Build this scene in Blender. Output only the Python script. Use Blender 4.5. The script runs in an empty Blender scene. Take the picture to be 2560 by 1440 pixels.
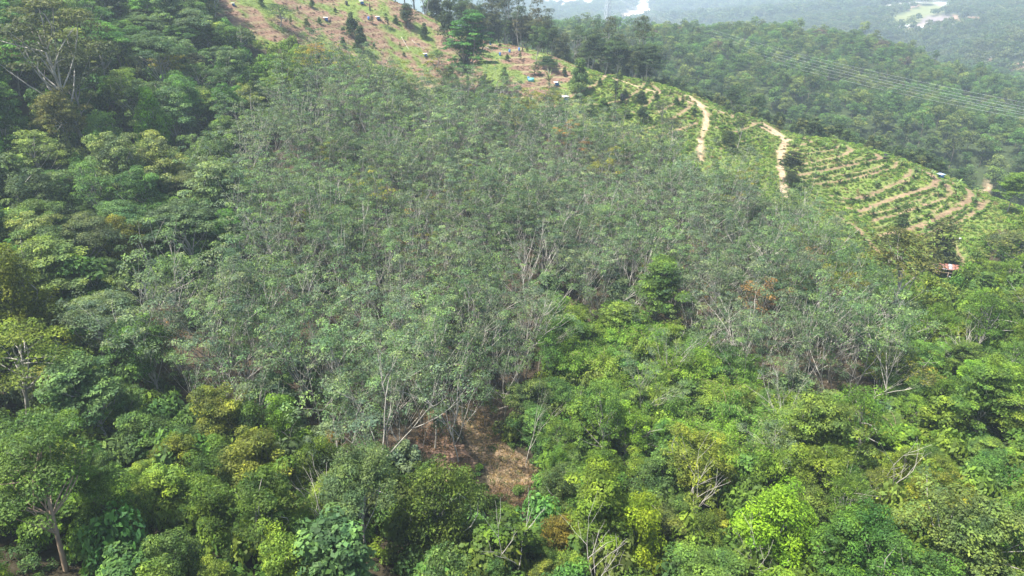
import bpy, math, random
import numpy as np

# ------------------------------------------------------------------ camera, world, sun, exposure
sc = bpy.context.scene
COL = sc.collection
PITCH = math.radians(26.0)
F = 24.0 / 36.0 * 2560.0
cam = bpy.data.objects.new('camera', bpy.data.cameras.new('camera'))
COL.objects.link(cam)
cam.data.lens = 24.0
cam.data.sensor_width = 36.0
cam.data.clip_start = 0.5
cam.data.clip_end = 40000.0
cam.location = (0, 0, 0)
cam.rotation_euler = (math.pi / 2 - PITCH, 0, 0)
sc.camera = cam

SUN_AZ = math.radians(-108.0)      # compass style: 0 = +Y, negative = to the left
SUN_EL = math.radians(66.0)
w = bpy.data.worlds.new("World")
sc.world = w
w.use_nodes = True
nt = w.node_tree
sky = nt.nodes.new('ShaderNodeTexSky')
sky.sky_type = 'NISHITA'
sky.sun_disc = False
sky.sun_elevation = SUN_EL
sky.sun_rotation = SUN_AZ
sky.air_density = 1.0
sky.dust_density = 3.0
nt.links.new(sky.outputs[0], nt.nodes['Background'].inputs[0])
nt.nodes['Background'].inputs[1].default_value = 0.115
sl = bpy.data.lights.new('sun', 'SUN')
sl.energy = 4.9
sl.angle = math.radians(0.6)
sl.color = (1.0, 0.95, 0.86)
sun = bpy.data.objects.new('sun', sl)
COL.objects.link(sun)
sdir = np.array([math.sin(SUN_AZ) * math.cos(SUN_EL), math.cos(SUN_AZ) * math.cos(SUN_EL), math.sin(SUN_EL)])
from mathutils import Vector, Matrix
sun.rotation_euler = Vector(sdir).to_track_quat('Z', 'Y').to_euler()
sun.location = (0, 0, 200)
sc.view_settings.view_transform = 'Standard'
sc.view_settings.look = 'None'
sc.view_settings.gamma = 1.0
sc.view_settings.use_curve_mapping = False
sc.view_settings.exposure = 1.45
sc.cycles.max_bounces = 5
sc.cycles.diffuse_bounces = 3
sc.cycles.transmission_bounces = 3
sc.cycles.glossy_bounces = 1
sc.cycles.volume_bounces = 1
sc.cycles.use_denoising = True
HAZE = 2.8e-4

# ------------------------------------------------------------------ geometry of the place
SP, CP = math.sin(PITCH), math.cos(PITCH)

def pdir(px, py):
    x = (np.asarray(px, float) - 1280) / F
    v = (720 - np.asarray(py, float)) / F
    d = np.stack([x + 0 * v, CP + v * SP, -SP + v * CP], -1)
    return d / np.linalg.norm(d, axis=-1, keepdims=True)

def proj(x, y, z):
    fw = y * CP - z * SP
    up = y * SP + z * CP
    fw = np.where(fw < 1e-3, 1e-3, fw)
    return 1280 + F * x / fw, 720 - F * up / fw

# (px, py, distance) of points on the ground as read from the photograph
CTRL = [
 (0,1440,88),(640,1440,90),(1280,1440,95),(1920,1440,100),(2560,1440,104),
 (0,1080,118),(640,1080,120),(1280,1080,128),(1920,1080,137),(2560,1080,142),
 (0,720,155),(640,720,160),(1280,720,172),(1920,720,186),(2560,800,192),
 (0,450,190),(640,450,203),(1280,450,230),(1800,520,225),
 (0,240,215),(640,240,238),(0,0,262),(300,100,255),(640,100,270),(640,0,298),(800,0,312),(960,0,332),
 (1000,200,282),(1000,100,306),(1280,240,285),(1280,170,305),(1500,330,266),(1750,380,258),(1960,470,255),
 (1100,60,337),(1250,112,337),(1400,150,337),(1480,175,327),(1620,205,320),(1750,252,315),(1900,300,310),
 (1960,345,302),(2100,362,305),(2250,402,302),(2400,450,297),(2490,490,298),(2560,520,305),
 (2080,440,278),(2200,500,270),(2200,600,248),(2360,690,232),(2440,580,262),(2560,640,240),
 # second hill
 (1700,190,490),(1900,285,470),(2100,345,455),(2300,395,445),(2560,455,440),
 (1800,140,590),(2050,200,570),(2300,280,550),(2500,345,520),
 (1450,88,640),(1650,110,720),(2000,100,725),(2200,132,700),(2400,208,670),(2560,258,640),
 # far hill on the right and the plain
 (2560,180,1000),(2400,140,1150),(2250,75,1450),(2400,60,1500),(2560,90,1300),(2560,0,2000),(2150,20,2250),(1900,20,2700),
]
pts = []
for px, py, R in CTRL:
    P = pdir(px, py) * R
    pts.append((math.atan2(P[0], P[1]), math.log(math.hypot(P[0], P[1])), P[2]))

def wp(px, d, z):          # a column of the picture, ground distance, height
    pts.append((math.atan((px - 1280) / F / CP), math.log(d), z))

for px, zs in ((700, (-30, -40)), (1000, (-34, -60)), (1300, (-56, -85)), (1600, (-84, -95)), (1900, (-104, -112)), (2200, (-118, -118)), (2500, (-122, -122))):
    wp(px, 375 if px > 1250 else 400, zs[0] if px > 1250 else zs[0])
    wp(px, 415 if px > 1250 else 470, zs[1])
for px in (-400, 200, 800, 1300, 1700, 2100):
    wp(px, 1150, -190 if px > 1000 else -150)
for px in (2500, 2900):
    wp(px, 860, -145)
for px, z_ in ((1300, -125), (1600, -122), (1900, -118), (2200, -125)):
    wp(px, 870, z_)
for px in (-1500, -400, 200, 800, 1300, 1700):
    wp(px, 2600, -190); wp(px, 5000, -192)
for px in (2100, 2600, 3400):
    wp(px, 5000, -185)
for px in (-1200, 0, 1280, 2560, 3600):
    wp(px, 32, -66)
wp(-900, 150, -38); wp(-900, 300, 10); wp(3300, 200, -70); wp(3300, 400, -110); wp(3300, 700, -80)
wp(0, 330, 14); wp(600, 350, 0)
pts = np.array(pts)

def _k(r2):
    return 0.5 * r2 * np.log(r2 + 1e-12)
_A = pts[:, :2]
_n = len(_A)
_K = _k(((_A[:, None] - _A[None]) ** 2).sum(-1)) + np.eye(_n) * 1.5e-4
_Pm = np.hstack([np.ones((_n, 1)), _A])
_M = np.block([[_K, _Pm], [_Pm.T, np.zeros((3, 3))]])
_S = np.linalg.solve(_M, np.concatenate([pts[:, 2], np.zeros(3)]))

def base_z(x, y):
    x = np.asarray(x, float); y = np.asarray(y, float)
    sh = np.broadcast(x, y).shape
    x = np.broadcast_to(x, sh).ravel(); y = np.broadcast_to(y, sh).ravel()
    th = np.clip(np.arctan2(x, y), -1.2, 1.2)
    ld = np.log(np.clip(np.hypot(x, y), 30, 6000))
    q = np.stack([th, ld], -1)
    out = np.empty(len(q))
    for i in range(0, len(q), 60000):
        s = q[i:i + 60000]
        r2 = ((s[:, None] - _A[None]) ** 2).sum(-1)
        out[i:i + 60000] = _k(r2) @ _S[:_n] + _S[_n] + s @ _S[_n + 1:]
    d = np.hypot(x, y)
    # gullies and humps of the natural ground, growing with distance
    a = np.clip(d / 900, 0.0, 1.0)
    out += (np.sin(x * .071 + 1.3 * np.sin(y * .043)) * np.sin(y * .058 + 1.1 * np.sin(x * .037))) * (0.55 + 3.0 * a)
    f2 = np.clip((d - 480) / 300, 0, 1) * np.clip((3200 - d) / 1200, 0, 1)
    out += f2 * 3.0 * np.sin(x * .017 + 2.0 * np.sin(y * .009)) * np.sin(y * .013 + .7)
    return out.reshape(sh)

def march(zf, px, py, h=0.0, far=9000.0):
    """the point at height h above the ground seen at a pixel, and its distance"""
    D = pdir(px, py)
    R = np.exp(np.linspace(math.log(40), math.log(far), 700))
    P = D[None] * R[:, None]
    s = P[:, 2] - (zf(P[:, 0], P[:, 1]) + h)
    k = np.argmax(s < 0)
    if s[k] >= 0:
        k = len(R) - 1
    k = max(k, 1)
    t = s[k - 1] / (s[k - 1] - s[k] + 1e-9)
    r = R[k - 1] + (R[k] - R[k - 1]) * min(max(t, 0), 1)
    return D * r, r

def fbm(x, y, sc_=1.0, oct_=4, seed=0):
    v = np.zeros_like(np.asarray(x, float)); a = 1.0; tot = 0
    r = np.random.RandomState(seed)
    for o in range(oct_):
        f = sc_ * 2 ** o
        for _ in range(3):
            an = r.rand() * 6.283; ph = r.rand(2) * 6.283
            v = v + a / 3 * np.sin((x * math.cos(an) + y * math.sin(an)) * f + ph[0] + 1.7 * np.sin((x * math.sin(an) - y * math.cos(an)) * f * .7 + ph[1]))
        tot += a; a *= 0.6
    return v / tot

def inpoly(px, py, poly):
    px = np.asarray(px, float); py = np.asarray(py, float)
    c = np.zeros(np.broadcast(px, py).shape, bool)
    n = len(poly)
    for i in range(n):
        x1, y1 = poly[i]; x2, y2 = poly[(i + 1) % n]
        cond = ((y1 > py) != (y2 > py)) & (px < (x2 - x1) * (py - y1) / ((y2 - y1) if y2 != y1 else 1e-9) + x1)
        c ^= cond
    return c

# ---- benches cut into the hill, tracks (pixel polylines laid on the ground, kept as plan polylines)
BENCH = [
 ([(1350,262),(1400,252),(1445,232),(1490,212),(1515,190),(1492,176),(1462,164)], 1.7),
 ([(1470,262),(1520,258),(1560,250),(1590,232),(1612,208),(1598,196),(1560,186)], 1.3),
 ([(1500,296),(1560,290),(1610,270),(1632,246),(1650,226),(1625,212)], 1.4),
 ([(1640,284),(1672,268),(1700,250),(1712,238),(1668,222)], 1.3),
 ([(1620,322),(1650,312),(1690,292),(1716,274),(1728,258)], 1.5),
 ([(1640,345),(1680,332),(1740,308)], 1.5),
 ([(1770,288),(1810,282),(1852,276),(1836,266),(1800,256)], 1.3),
 ([(1828,334),(1862,322),(1900,306)], 1.5),
 ([(1800,372),(1850,356),(1910,340)], 1.0),
 ([(1968,361),(2000,362),(2032,358),(2012,346)], 1.4),
 ([(1978,388),(2030,382),(2082,376),(2100,362),(2060,352)], 1.2),
 ([(2000,412),(2050,402),(2100,392),(2130,376),(2110,364)], 1.3),
 ([(1996,438),(2060,428),(2130,412),(2204,397),(2190,386)], 1.7),
 ([(2035,462),(2100,452),(2170,438),(2235,420),(2246,404)], 1.2),
 ([(2080,490),(2130,498),(2200,476),(2262,449),(2278,424)], 1.4),
 ([(2120,520),(2153,528),(2200,508),(2270,484),(2330,468),(2344,450),(2322,434),(2290,420)], 1.8),
 ([(2180,552),(2240,538),(2300,516),(2352,500),(2378,482),(2366,462)], 1.5),
 ([(2200,588),(2260,578),(2330,552),(2392,520),(2430,494),(2420,474),(2360,450)], 1.8),
 ([(2290,592),(2350,572),(2410,548),(2452,520),(2444,498)], 1.2),
 ([(2160,585),(2130,560),(2090,540)], 1.2),
 ([(2130,562),(2160,592),(2190,625),(2235,660),(2262,690)], 1.1),
 ([(2380,600),(2400,640),(2412,672)], .9),
 ([(2430,540),(2455,520),(2470,500)], .9),
 ([(1990,425),(2060,415),(2130,402),(2168,392)], .8), ([(2010,450),(2090,440),(2180,424),(2216,410)], .8), ([(2100,505),(2180,492),(2250,466),(2290,440)], .8),
 ([(2150,540),(2230,524),(2300,500),(2344,482)], .8), ([(2190,570),(2260,558),(2330,532),(2380,506)], .8), ([(1985,375),(2040,372),(2085,366)], .8), ([(2300,575),(2370,552),(2420,522)], .8), ([(1480,270),(1540,266),(1590,250),(1620,228)], .8), ([(1780,300),(1830,294),(1870,288)], .8), ([(1790,320),(1840,306),(1880,296)], .8),
]
TRACK = [
 ([(1470,180),(1530,194),(1590,214),(1650,232),(1710,250),(1770,268),(1835,288),(1895,312),(1935,334),(1968,352)], 1.7),
 ([(1722,240),(1752,262),(1766,290),(1764,316),(1752,345),(1750,372),(1753,400)], 2.0),
 ([(1905,306),(1968,347),(1956,366),(1950,392),(1954,420),(1958,450),(1962,490)], 2.2),
 ([(2440,478),(2470,474),(2500,478),(2520,486)], 3.4),
]
def lay(poly):
    return np.array([march(base_z, a, b)[0] for a, b in poly])
BENCH = [(lay(p), w_) for p, w_ in BENCH]
TRACK = [(lay(p), w_) for p, w_ in TRACK]

def dist_line(x, y, L):
    """distance to a plan polyline and the height of its nearest point"""
    best = np.full(x.shape, 1e9); bz = np.zeros(x.shape)
    for a, b in zip(L[:-1], L[1:]):
        d = b[:2] - a[:2]
        t = np.clip(((x - a[0]) * d[0] + (y - a[1]) * d[1]) / (d @ d + 1e-9), 0, 1)
        q = np.hypot(x - a[0] - t * d[0], y - a[1] - t * d[1])
        z = a[2] + t * (b[2] - a[2])
        m = q < best
        best = np.where(m, q, best); bz = np.where(m, z, bz)
    return best, bz

BENCH = [(L_, w_ * .8) for L_, w_ in BENCH]; TRACK = [(L_, w_ * .85) for L_, w_ in TRACK]
_allb = np.concatenate([p for p, _ in BENCH + TRACK])
_bx0, _bx1, _by0, _by1 = _allb[:, 0].min() - 6, _allb[:, 0].max() + 6, _allb[:, 1].min() - 6, _allb[:, 1].max() + 6

def ground(x, y, want=False):
    x = np.asarray(x, float); y = np.asarray(y, float)
    sh = np.broadcast(x, y).shape
    x = np.broadcast_to(x, sh).ravel(); y = np.broadcast_to(y, sh).ravel()
    z = base_z(x, y)
    sand = np.zeros(len(x))
    m = (x > _bx0) & (x < _bx1) & (y > _by0) & (y < _by1)
    if m.any():
        xs, ys, zs = x[m], y[m], z[m].copy()
        sd = np.zeros(len(xs))
        wob = fbm(xs, ys, .35, 3, 5)
        for L, wd in BENCH:
            d, bz = dist_line(xs, ys, L)
            t = np.clip((wd + 1.3 - d) / 1.3, 0, 1); t = t * t * (3 - 2 * t)
            zs = zs * (1 - t) + (bz + .05 * wob) * t
            sd = np.maximum(sd, np.clip((wd * (.85 + .4 * wob) - d) / .6 + .5, 0, 1) * .95)
        for L, wd in TRACK:
            d, bz = dist_line(xs, ys, L)
            t = np.clip((wd + 1.0 - d) / 1.0, 0, 1)
            zs = zs * (1 - t) + (bz - .12) * t
            sd = np.maximum(sd, np.clip((wd * (.7 + .5 * wob) - d) / .7 + .5, 0, 1) * 1.2)
        z[m] = zs; sand[m] = sd
    if want:
        return z.reshape(sh), sand.reshape(sh)
    return z.reshape(sh)

def at(px, py, h=0.0):
    return march(ground, px, py, h)

# ---- ridge crest: ground distance as a function of bearing
_rc = [(-600,330),(300,335),(960,332),(1100,337),(1250,337),(1400,337),(1480,329),(1620,322),(1750,317),(1900,312),(1960,304),(2100,307),(2250,304),(2400,299),(2490,300),(2560,307),(3200,320)]
_rp = {1100:60,1250:112,1400:150,1480:175,1620:205,1750:252,1900:300,1960:345,2100:362,2250:402,2400:450,2490:490,2560:520,960:0,300:-60,-600:-60,3200:640}
_rt, _rd = [], []
for a, R in _rc:
    P = pdir(a, _rp[a]) * R
    _rt.append(math.atan2(P[0], P[1])); _rd.append(math.hypot(P[0], P[1]))
def ridge_d(x, y):
    return np.interp(np.arctan2(x, y), _rt, _rd)

# ---- open ground, in picture outline as seen from the photograph's position
OPEN = [(505,-400),(528,30),(600,58),(640,95),(720,95),(760,125),(850,128),(900,150),(985,160),(1020,200),(1060,240),(1130,215),(1230,235),(1330,262),(1400,285),(1480,318),(1600,352),(1700,380),(1760,420),(1850,420),(1960,500),(2050,560),(2090,610),(2160,650),(2230,690),(2300,715),(2420,690),(2440,640),(2480,560),(2560,560),(2600,480),(2560,460),(2480,455),(2250,380),(2100,330),(1975,320),(1900,280),(1740,215),(1600,180),(1480,150),(1400,110),(1240,60),(1100,0),(980,-400)]
FERN = [(505,-400),(528,30),(640,100),(850,130),(1000,180),(1030,260),(1250,260),(1330,262),(1420,285),(1480,318),(1475,290),(1440,255),(1420,230),(1470,215),(1440,160),(1400,130),(1240,60),(1100,0),(980,-400)]
CLEAR = [(1140,1015),(1180,1010),(1235,1060),(1260,1105),(1320,1150),(1352,1180),(1352,1215),(1330,1250),(1290,1290),(1230,1290),(1215,1255),(1225,1225),(1222,1180),(1185,1130),(1150,1070)]
CLEAR2 = [(1060,1040),(1110,1020),(1180,1150),(1170,1220),(1090,1200),(1040,1110)]

def mesh_obj(name, V, Q, mats, parent=None, attrs=None, matidx=None, smooth=False, tri=False):
    me = mesh_data(name, V, Q, mats, attrs, matidx, smooth)
    o = bpy.data.objects.new(name, me)
    COL.objects.link(o)
    if parent is not None:
        o.parent = parent
    return o

def mesh_data(name, V, Q, mats, attrs=None, matidx=None, smooth=False):
    V = np.ascontiguousarray(V, np.float32); Q = np.ascontiguousarray(Q, np.int32)
    k = Q.shape[1]
    me = bpy.data.meshes.new(name)
    me.vertices.add(len(V)); me.vertices.foreach_set('co', V.ravel())
    me.loops.add(Q.size); me.loops.foreach_set('vertex_index', Q.ravel())
    me.polygons.add(len(Q))
    me.polygons.foreach_set('loop_start', np.arange(0, Q.size, k, dtype=np.int32))
    me.polygons.foreach_set('loop_total', np.full(len(Q), k, np.int32))
    me.update(calc_edges=True)
    for m in mats:
        me.materials.append(m)
    if matidx is not None:
        me.polygons.foreach_set('material_index', np.asarray(matidx, np.int32))
    if smooth:
        me.polygons.foreach_set('use_smooth', np.ones(len(Q), bool))
    for n, (kind, dom, arr) in (attrs or {}).items():
        a = me.attributes.new(n, kind, dom)
        a.data.foreach_set('value' if kind == 'FLOAT' else ('color' if kind == 'FLOAT_COLOR' else 'vector'), np.ascontiguousarray(arr, np.float32).ravel())
    return me

# ------------------------------------------------------------------ materials
def newmat(name):
    m = bpy.data.materials.new(name); m.use_nodes = True
    n = m.node_tree.nodes; n.clear()
    return m, n, m.node_tree.links

def leaf_mat(name, transl=0.32, rough=0.6, spec=0.16, hue_shift=(1.18, 1.12, 0.72)):
    m, n, l = newmat(name)
    at_ = n.new('ShaderNodeAttribute'); at_.attribute_type = 'INSTANCER'; at_.attribute_name = 'tint'
    va = n.new('ShaderNodeAttribute'); va.attribute_name = 'var'
    # shade from deep green to yellowish with the leaf's own age and its place in the crown
    r1 = n.new('ShaderNodeMapRange'); r1.inputs['To Min'].default_value = 0.45; r1.inputs['To Max'].default_value = 1.5
    l.new(va.outputs['Fac'], r1.inputs['Value'])
    mul = n.new('ShaderNodeVectorMath'); mul.operation = 'SCALE'
    l.new(at_.outputs['Vector'], mul.inputs[0]); l.new(r1.outputs[0], mul.inputs['Scale'])
    r2 = n.new('ShaderNodeMapRange'); r2.inputs['From Min'].default_value = .45; l.new(va.outputs['Fac'], r2.inputs['Value'])
    mx = n.new('ShaderNodeMix'); mx.data_type = 'VECTOR'; mx.inputs[4].default_value = (1, 1, 1); mx.inputs[5].default_value = hue_shift
    l.new(r2.outputs[0], mx.inputs[0])
    mu2 = n.new('ShaderNodeVectorMath'); mu2.operation = 'MULTIPLY'
    l.new(mul.outputs[0], mu2.inputs[0]); l.new(mx.outputs[1], mu2.inputs[1])
    oc = n.new('ShaderNodeTexCoord'); nz = n.new('ShaderNodeTexNoise'); nz.inputs['Scale'].default_value = .42; nz.inputs['Detail'].default_value = 2
    l.new(oc.outputs['Object'], nz.inputs['Vector'])
    r3 = n.new('ShaderNodeMapRange'); r3.inputs['From Min'].default_value = .36; r3.inputs['From Max'].default_value = .66; l.new(nz.outputs[0], r3.inputs['Value'])
    mx3 = n.new('ShaderNodeMix'); mx3.data_type = 'VECTOR'; mx3.inputs[4].default_value = (.74, .84, .95); mx3.inputs[5].default_value = (1.34, 1.2, 1.0)
    l.new(r3.outputs[0], mx3.inputs[0])
    mu3 = n.new('ShaderNodeVectorMath'); mu3.operation = 'MULTIPLY'; l.new(mu2.outputs[0], mu3.inputs[0]); l.new(mx3.outputs[1], mu3.inputs[1]); mu2 = mu3
    b = n.new('ShaderNodeBsdfPrincipled'); b.inputs['Roughness'].default_value = rough; b.inputs['Specular IOR Level'].default_value = spec
    l.new(mu2.outputs[0], b.inputs['Base Color'])
    t = n.new('ShaderNodeBsdfTranslucent')
    tc = n.new('ShaderNodeVectorMath'); tc.operation = 'MULTIPLY'; tc.inputs[1].default_value = (1.5, 1.6, .6)
    l.new(mu2.outputs[0], tc.inputs[0]); l.new(tc.outputs[0], t.inputs[0])
    ms = n.new('ShaderNodeMixShader'); ms.inputs[0].default_value = transl
    l.new(b.outputs[0], ms.inputs[1]); l.new(t.outputs[0], ms.inputs[2])
    o = n.new('ShaderNodeOutputMaterial'); l.new(ms.outputs[0], o.inputs[0])
    return m

def plain_mat(name, col, rough=0.8, noise=0.25, scale=3.0, metal=0.0, bump=0.0, col2=None):
    m, n, l = newmat(name)
    b = n.new('ShaderNodeBsdfPrincipled'); b.inputs['Roughness'].default_value = rough; b.inputs['Metallic'].default_value = metal
    tc = n.new('ShaderNodeTexCoord')
    nz = n.new('ShaderNodeTexNoise'); nz.inputs['Scale'].default_value = scale; nz.inputs['Detail'].default_value = 6
    l.new(tc.outputs['Object'], nz.inputs['Vector'])
    cr = n.new('ShaderNodeMix'); cr.data_type = 'RGBA'
    c2 = col2 or tuple(c * (1 - noise) for c in col)
    cr.inputs[6].default_value = (*c2, 1); cr.inputs[7].default_value = (*[min(c * (1 + noise), .95) for c in col], 1)
    mr = n.new('ShaderNodeMapRange'); mr.inputs['From Min'].default_value = .35; mr.inputs['From Max'].default_value = .65
    l.new(nz.outputs[0], mr.inputs['Value']); l.new(mr.outputs[0], cr.inputs[0]); l.new(cr.outputs[2], b.inputs['Base Color'])
    if bump:
        bp = n.new('ShaderNodeBump'); bp.inputs['Strength'].default_value = bump; bp.inputs['Distance'].default_value = .05
        l.new(nz.outputs[0], bp.inputs['Height']); l.new(bp.outputs[0], b.inputs['Normal'])
    o = n.new('ShaderNodeOutputMaterial'); l.new(b.outputs[0], o.inputs[0])
    return m

M_LEAF = leaf_mat('leaf')
M_GLOSSLEAF = leaf_mat('waxy_leaf', .28, .42, .4)
M_BARK = plain_mat('bark_grey', (.32, .30, .26), .9, .3, 1.5)
M_BARKD = plain_mat('bark_brown', (.12, .10, .078), .9, .35, 1.5)
M_BARKT = plain_mat('bark_tan', (.28, .205, .14), .85, .25, 1.2)
M_DEAD = plain_mat('dead_wood', (.43, .40, .355), .9, .2, 2)

def ground_mat():
    m, n, l = newmat('earth_and_cover')
    a = n.new('ShaderNodeAttribute'); a.attribute_name = 'soil'
    tc = n.new('ShaderNodeTexCoord')
    nz = n.new('ShaderNodeTexNoise'); nz.inputs['Scale'].default_value = .9; nz.inputs['Detail'].default_value = 9; nz.inputs['Roughness'].default_value = .65
    l.new(tc.outputs['Object'], nz.inputs['Vector'])
    mr = n.new('ShaderNodeMapRange'); mr.inputs['From Min'].default_value = .3; mr.inputs['From Max'].default_value = .7
    mr.inputs['To Min'].default_value = .6; mr.inputs['To Max'].default_value = 1.35
    l.new(nz.outputs[0], mr.inputs['Value'])
    s = n.new('ShaderNodeVectorMath'); s.operation = 'SCALE'
    l.new(a.outputs['Vector'], s.inputs[0]); l.new(mr.outputs[0], s.inputs['Scale'])
    b = n.new('ShaderNodeBsdfPrincipled'); b.inputs['Roughness'].default_value = .95; b.inputs['Specular IOR Level'].default_value = .1
    l.new(s.outputs[0], b.inputs['Base Color'])
    bp = n.new('ShaderNodeBump'); bp.inputs['Strength'].default_value = .8; bp.inputs['Distance'].default_value = .25
    l.new(nz.outputs[0], bp.inputs['Height']); l.new(bp.outputs[0], b.inputs['Normal'])
    o = n.new('ShaderNodeOutputMaterial'); l.new(b.outputs[0], o.inputs[0])
    return m

# ------------------------------------------------------------------ the terrain: one sheet to the horizon
FARPAINT = [   # outlines on the far land: bare or cleared earth
 ([(1330,-6),(1530,-2),(1530,12),(1440,22),(1380,24),(1325,20)], (.62,.52,.46)),
 ([(1500,34),(1540,36),(1590,26),(1585,38),(1640,42),(1600,66),(1540,62),(1500,50)], (.66,.50,.42)),
 ([(1600,6),(1636,4),(1622,18),(1632,42),(1580,42)], (.75,.72,.66)),
 ([(1545,4),(1700,-4),(1702,6),(1560,8)], (.7,.68,.62)),
 ([(1570,14),(1600,12),(1640,26),(1610,28)], (.8,.76,.7)),
 ([(1660,8),(1690,8),(1690,12),(1660,12)], (.8,.78,.74)),
 ([(1800,-10),(2160,-12),(2170,6),(2100,12),(2030,10),(1950,14),(1900,6),(1830,10)], (.55,.55,.5)),
 ([(2230,42),(2330,8),(2372,2),(2376,22),(2350,34),(2300,52),(2262,66),(2225,62)], (.24,.26,.11)),
 ([(2330,10),(2350,4),(2374,6),(2372,18),(2344,16)], (.42,.42,.38)),
 ([(2205,30),(2300,10),(2300,16),(2215,36)], (.38,.24,.17)),
 ([(2285,62),(2318,40),(2390,44),(2400,60),(2350,68),(2290,70)], (.30,.25,.25)),
 ([(2385,40),(2395,40),(2402,60),(2390,60)], (.45,.28,.2)),
 ([(2398,60),(2418,46),(2440,42),(2470,54),(2460,60),(2420,64)], (.36,.2,.14)),
 ([(2245,66),(2300,66),(2330,62),(2325,72),(2255,74)], (.75,.6,.5)),
 ([(2178,44),(2205,40),(2196,54),(2180,56)], (.4,.36,.3)),
 ([(2425,140),(2445,138),(2480,146),(2475,158),(2440,158)], (.5,.34,.24)),
 ([(2520,166),(2560,156),(2600,150),(2600,192),(2560,186),(2535,178)], (.5,.32,.24)),
]
def build_ground():
    th = np.concatenate([np.linspace(-math.pi, -1.0, 60)[:-1], np.linspace(-1.0, -.78, 24)[:-1], np.arange(-.78, .82, .0046), np.linspace(.82, 1.0, 20)[1:], np.linspace(1.0, math.pi, 60)[1:]])
    d = np.concatenate([[2., 10, 25, 38], np.exp(np.arange(math.log(48), math.log(205), .009)), np.arange(206, 345, .55), np.exp(np.arange(math.log(345.5), math.log(1500), .012)), np.exp(np.arange(math.log(1515), math.log(32000), .03))])
    T, D = np.meshgrid(th, d)
    X, Y = D * np.sin(T), D * np.cos(T)
    Z, sand = ground(X, Y, True)
    nd, nth = X.shape
    ii = np.arange(nd - 1)[:, None] * nth + np.arange(nth - 1)[None]
    Q = np.stack([ii, ii + 1, ii + nth + 1, ii + nth], -1).reshape(-1, 4)[:, ::-1]
    px, py = proj(X, Y, Z)
    n1 = fbm(X, Y, .06, 4, 1); n2 = fbm(X, Y, .4, 4, 2); n3 = fbm(X, Y, .16, 4, 3)
    c = np.empty(X.shape + (3,))
    c[:] = (.040, .034, .021)                                             # dark brown litter of the forest floor
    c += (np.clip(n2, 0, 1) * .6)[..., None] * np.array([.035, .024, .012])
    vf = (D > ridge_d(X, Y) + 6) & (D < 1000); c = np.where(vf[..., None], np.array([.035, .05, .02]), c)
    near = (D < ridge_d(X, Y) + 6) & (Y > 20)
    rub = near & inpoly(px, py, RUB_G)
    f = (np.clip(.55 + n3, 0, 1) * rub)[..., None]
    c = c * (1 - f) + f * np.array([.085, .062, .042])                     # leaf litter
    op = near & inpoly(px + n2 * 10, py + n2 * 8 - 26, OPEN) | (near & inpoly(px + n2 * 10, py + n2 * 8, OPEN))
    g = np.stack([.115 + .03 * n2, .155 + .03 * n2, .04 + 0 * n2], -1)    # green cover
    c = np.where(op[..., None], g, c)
    fern = near & inpoly(px + n2 * 12, py + n2 * 10, FERN)
    fb = np.clip((n3 * .9 + n2 * .6 - .02 + .22) / .22, 0, 1)
    fc = np.stack([.142 + .07 * n2, .090 + .042 * n2, .064 + .03 * n2], -1)
    lines = np.clip(1 - np.abs(((Z + 1.2 * n1) / 2.1) % 1 - .5) / .14, 0, 1) * .85   # faint contour walks
    fc = fc * (1 - lines[..., None]) + lines[..., None] * np.array([.20, .21, .10])
    ff = (fern * fb)[..., None]
    c = c * (1 - ff) + ff * fc
    cl = near & (inpoly(px + n2 * 14, py + n2 * 14, CLEAR))
    c = np.where(cl[..., None], np.stack([.19 + .08 * n2, .14 + .06 * n2, .092 + .04 * n2], -1), c)
    cl = near & (inpoly(px + n2 * 14, py + n2 * 14, CLEAR2)) & ~cl
    c = np.where(cl[..., None], np.stack([.2 + .08 * n2, .13 + .05 * n2, .09 + .04 * n2], -1), c)
    s = sand[..., None]
    sc1 = np.stack([.17 + .07 * n2, .118 + .05 * n2, .078 + .036 * n2], -1)
    c = c * (1 - np.clip(s, 0, 1)) + np.clip(s, 0, 1) * sc1
    c = np.where(s > 1, np.stack([.29 + .11 * n2, .22 + .09 * n2, .145 + .065 * n2], -1), c)
    far = D > 800
    c = np.where(far[..., None], np.array([.045, .06, .03]) * (1 + .6 * n1[..., None]), c)
    pn = fbm(X, Y, .004, 4, 9)
    pm = (D > 2200) & (pn > .25)
    c = np.where(pm[..., None], np.array([.26, .24, .2]), c)
    for poly, col in FARPAINT:
        k = (D > 600) & inpoly(px + n1 * 1.2, py + n1 * .8, poly)
        c = np.where(k[..., None], np.array(col) * .62 * (1 + .18 * n1[..., None]), c)
    c = np.clip(c, .008, .88)
    col = np.concatenate([c, np.ones(c.shape[:2] + (1,))], -1)
    # benched quarry steps
    qz = (D > 1000) & (D < 2500) & inpoly(px, py, [(2285,66),(2318,38),(2390,42),(2402,62),(2350,70)])
    Z = np.where(qz, np.round(Z / 6) * 6, Z)
    V = np.stack([X, Y, Z], -1).reshape(-1, 3)
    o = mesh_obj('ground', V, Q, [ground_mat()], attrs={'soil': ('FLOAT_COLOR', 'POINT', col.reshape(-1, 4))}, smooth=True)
    o['kind'] = 'structure'
    o['label'] = 'forested hillside ground with brown slope, sandy terraces and tracks'
    return o

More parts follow.
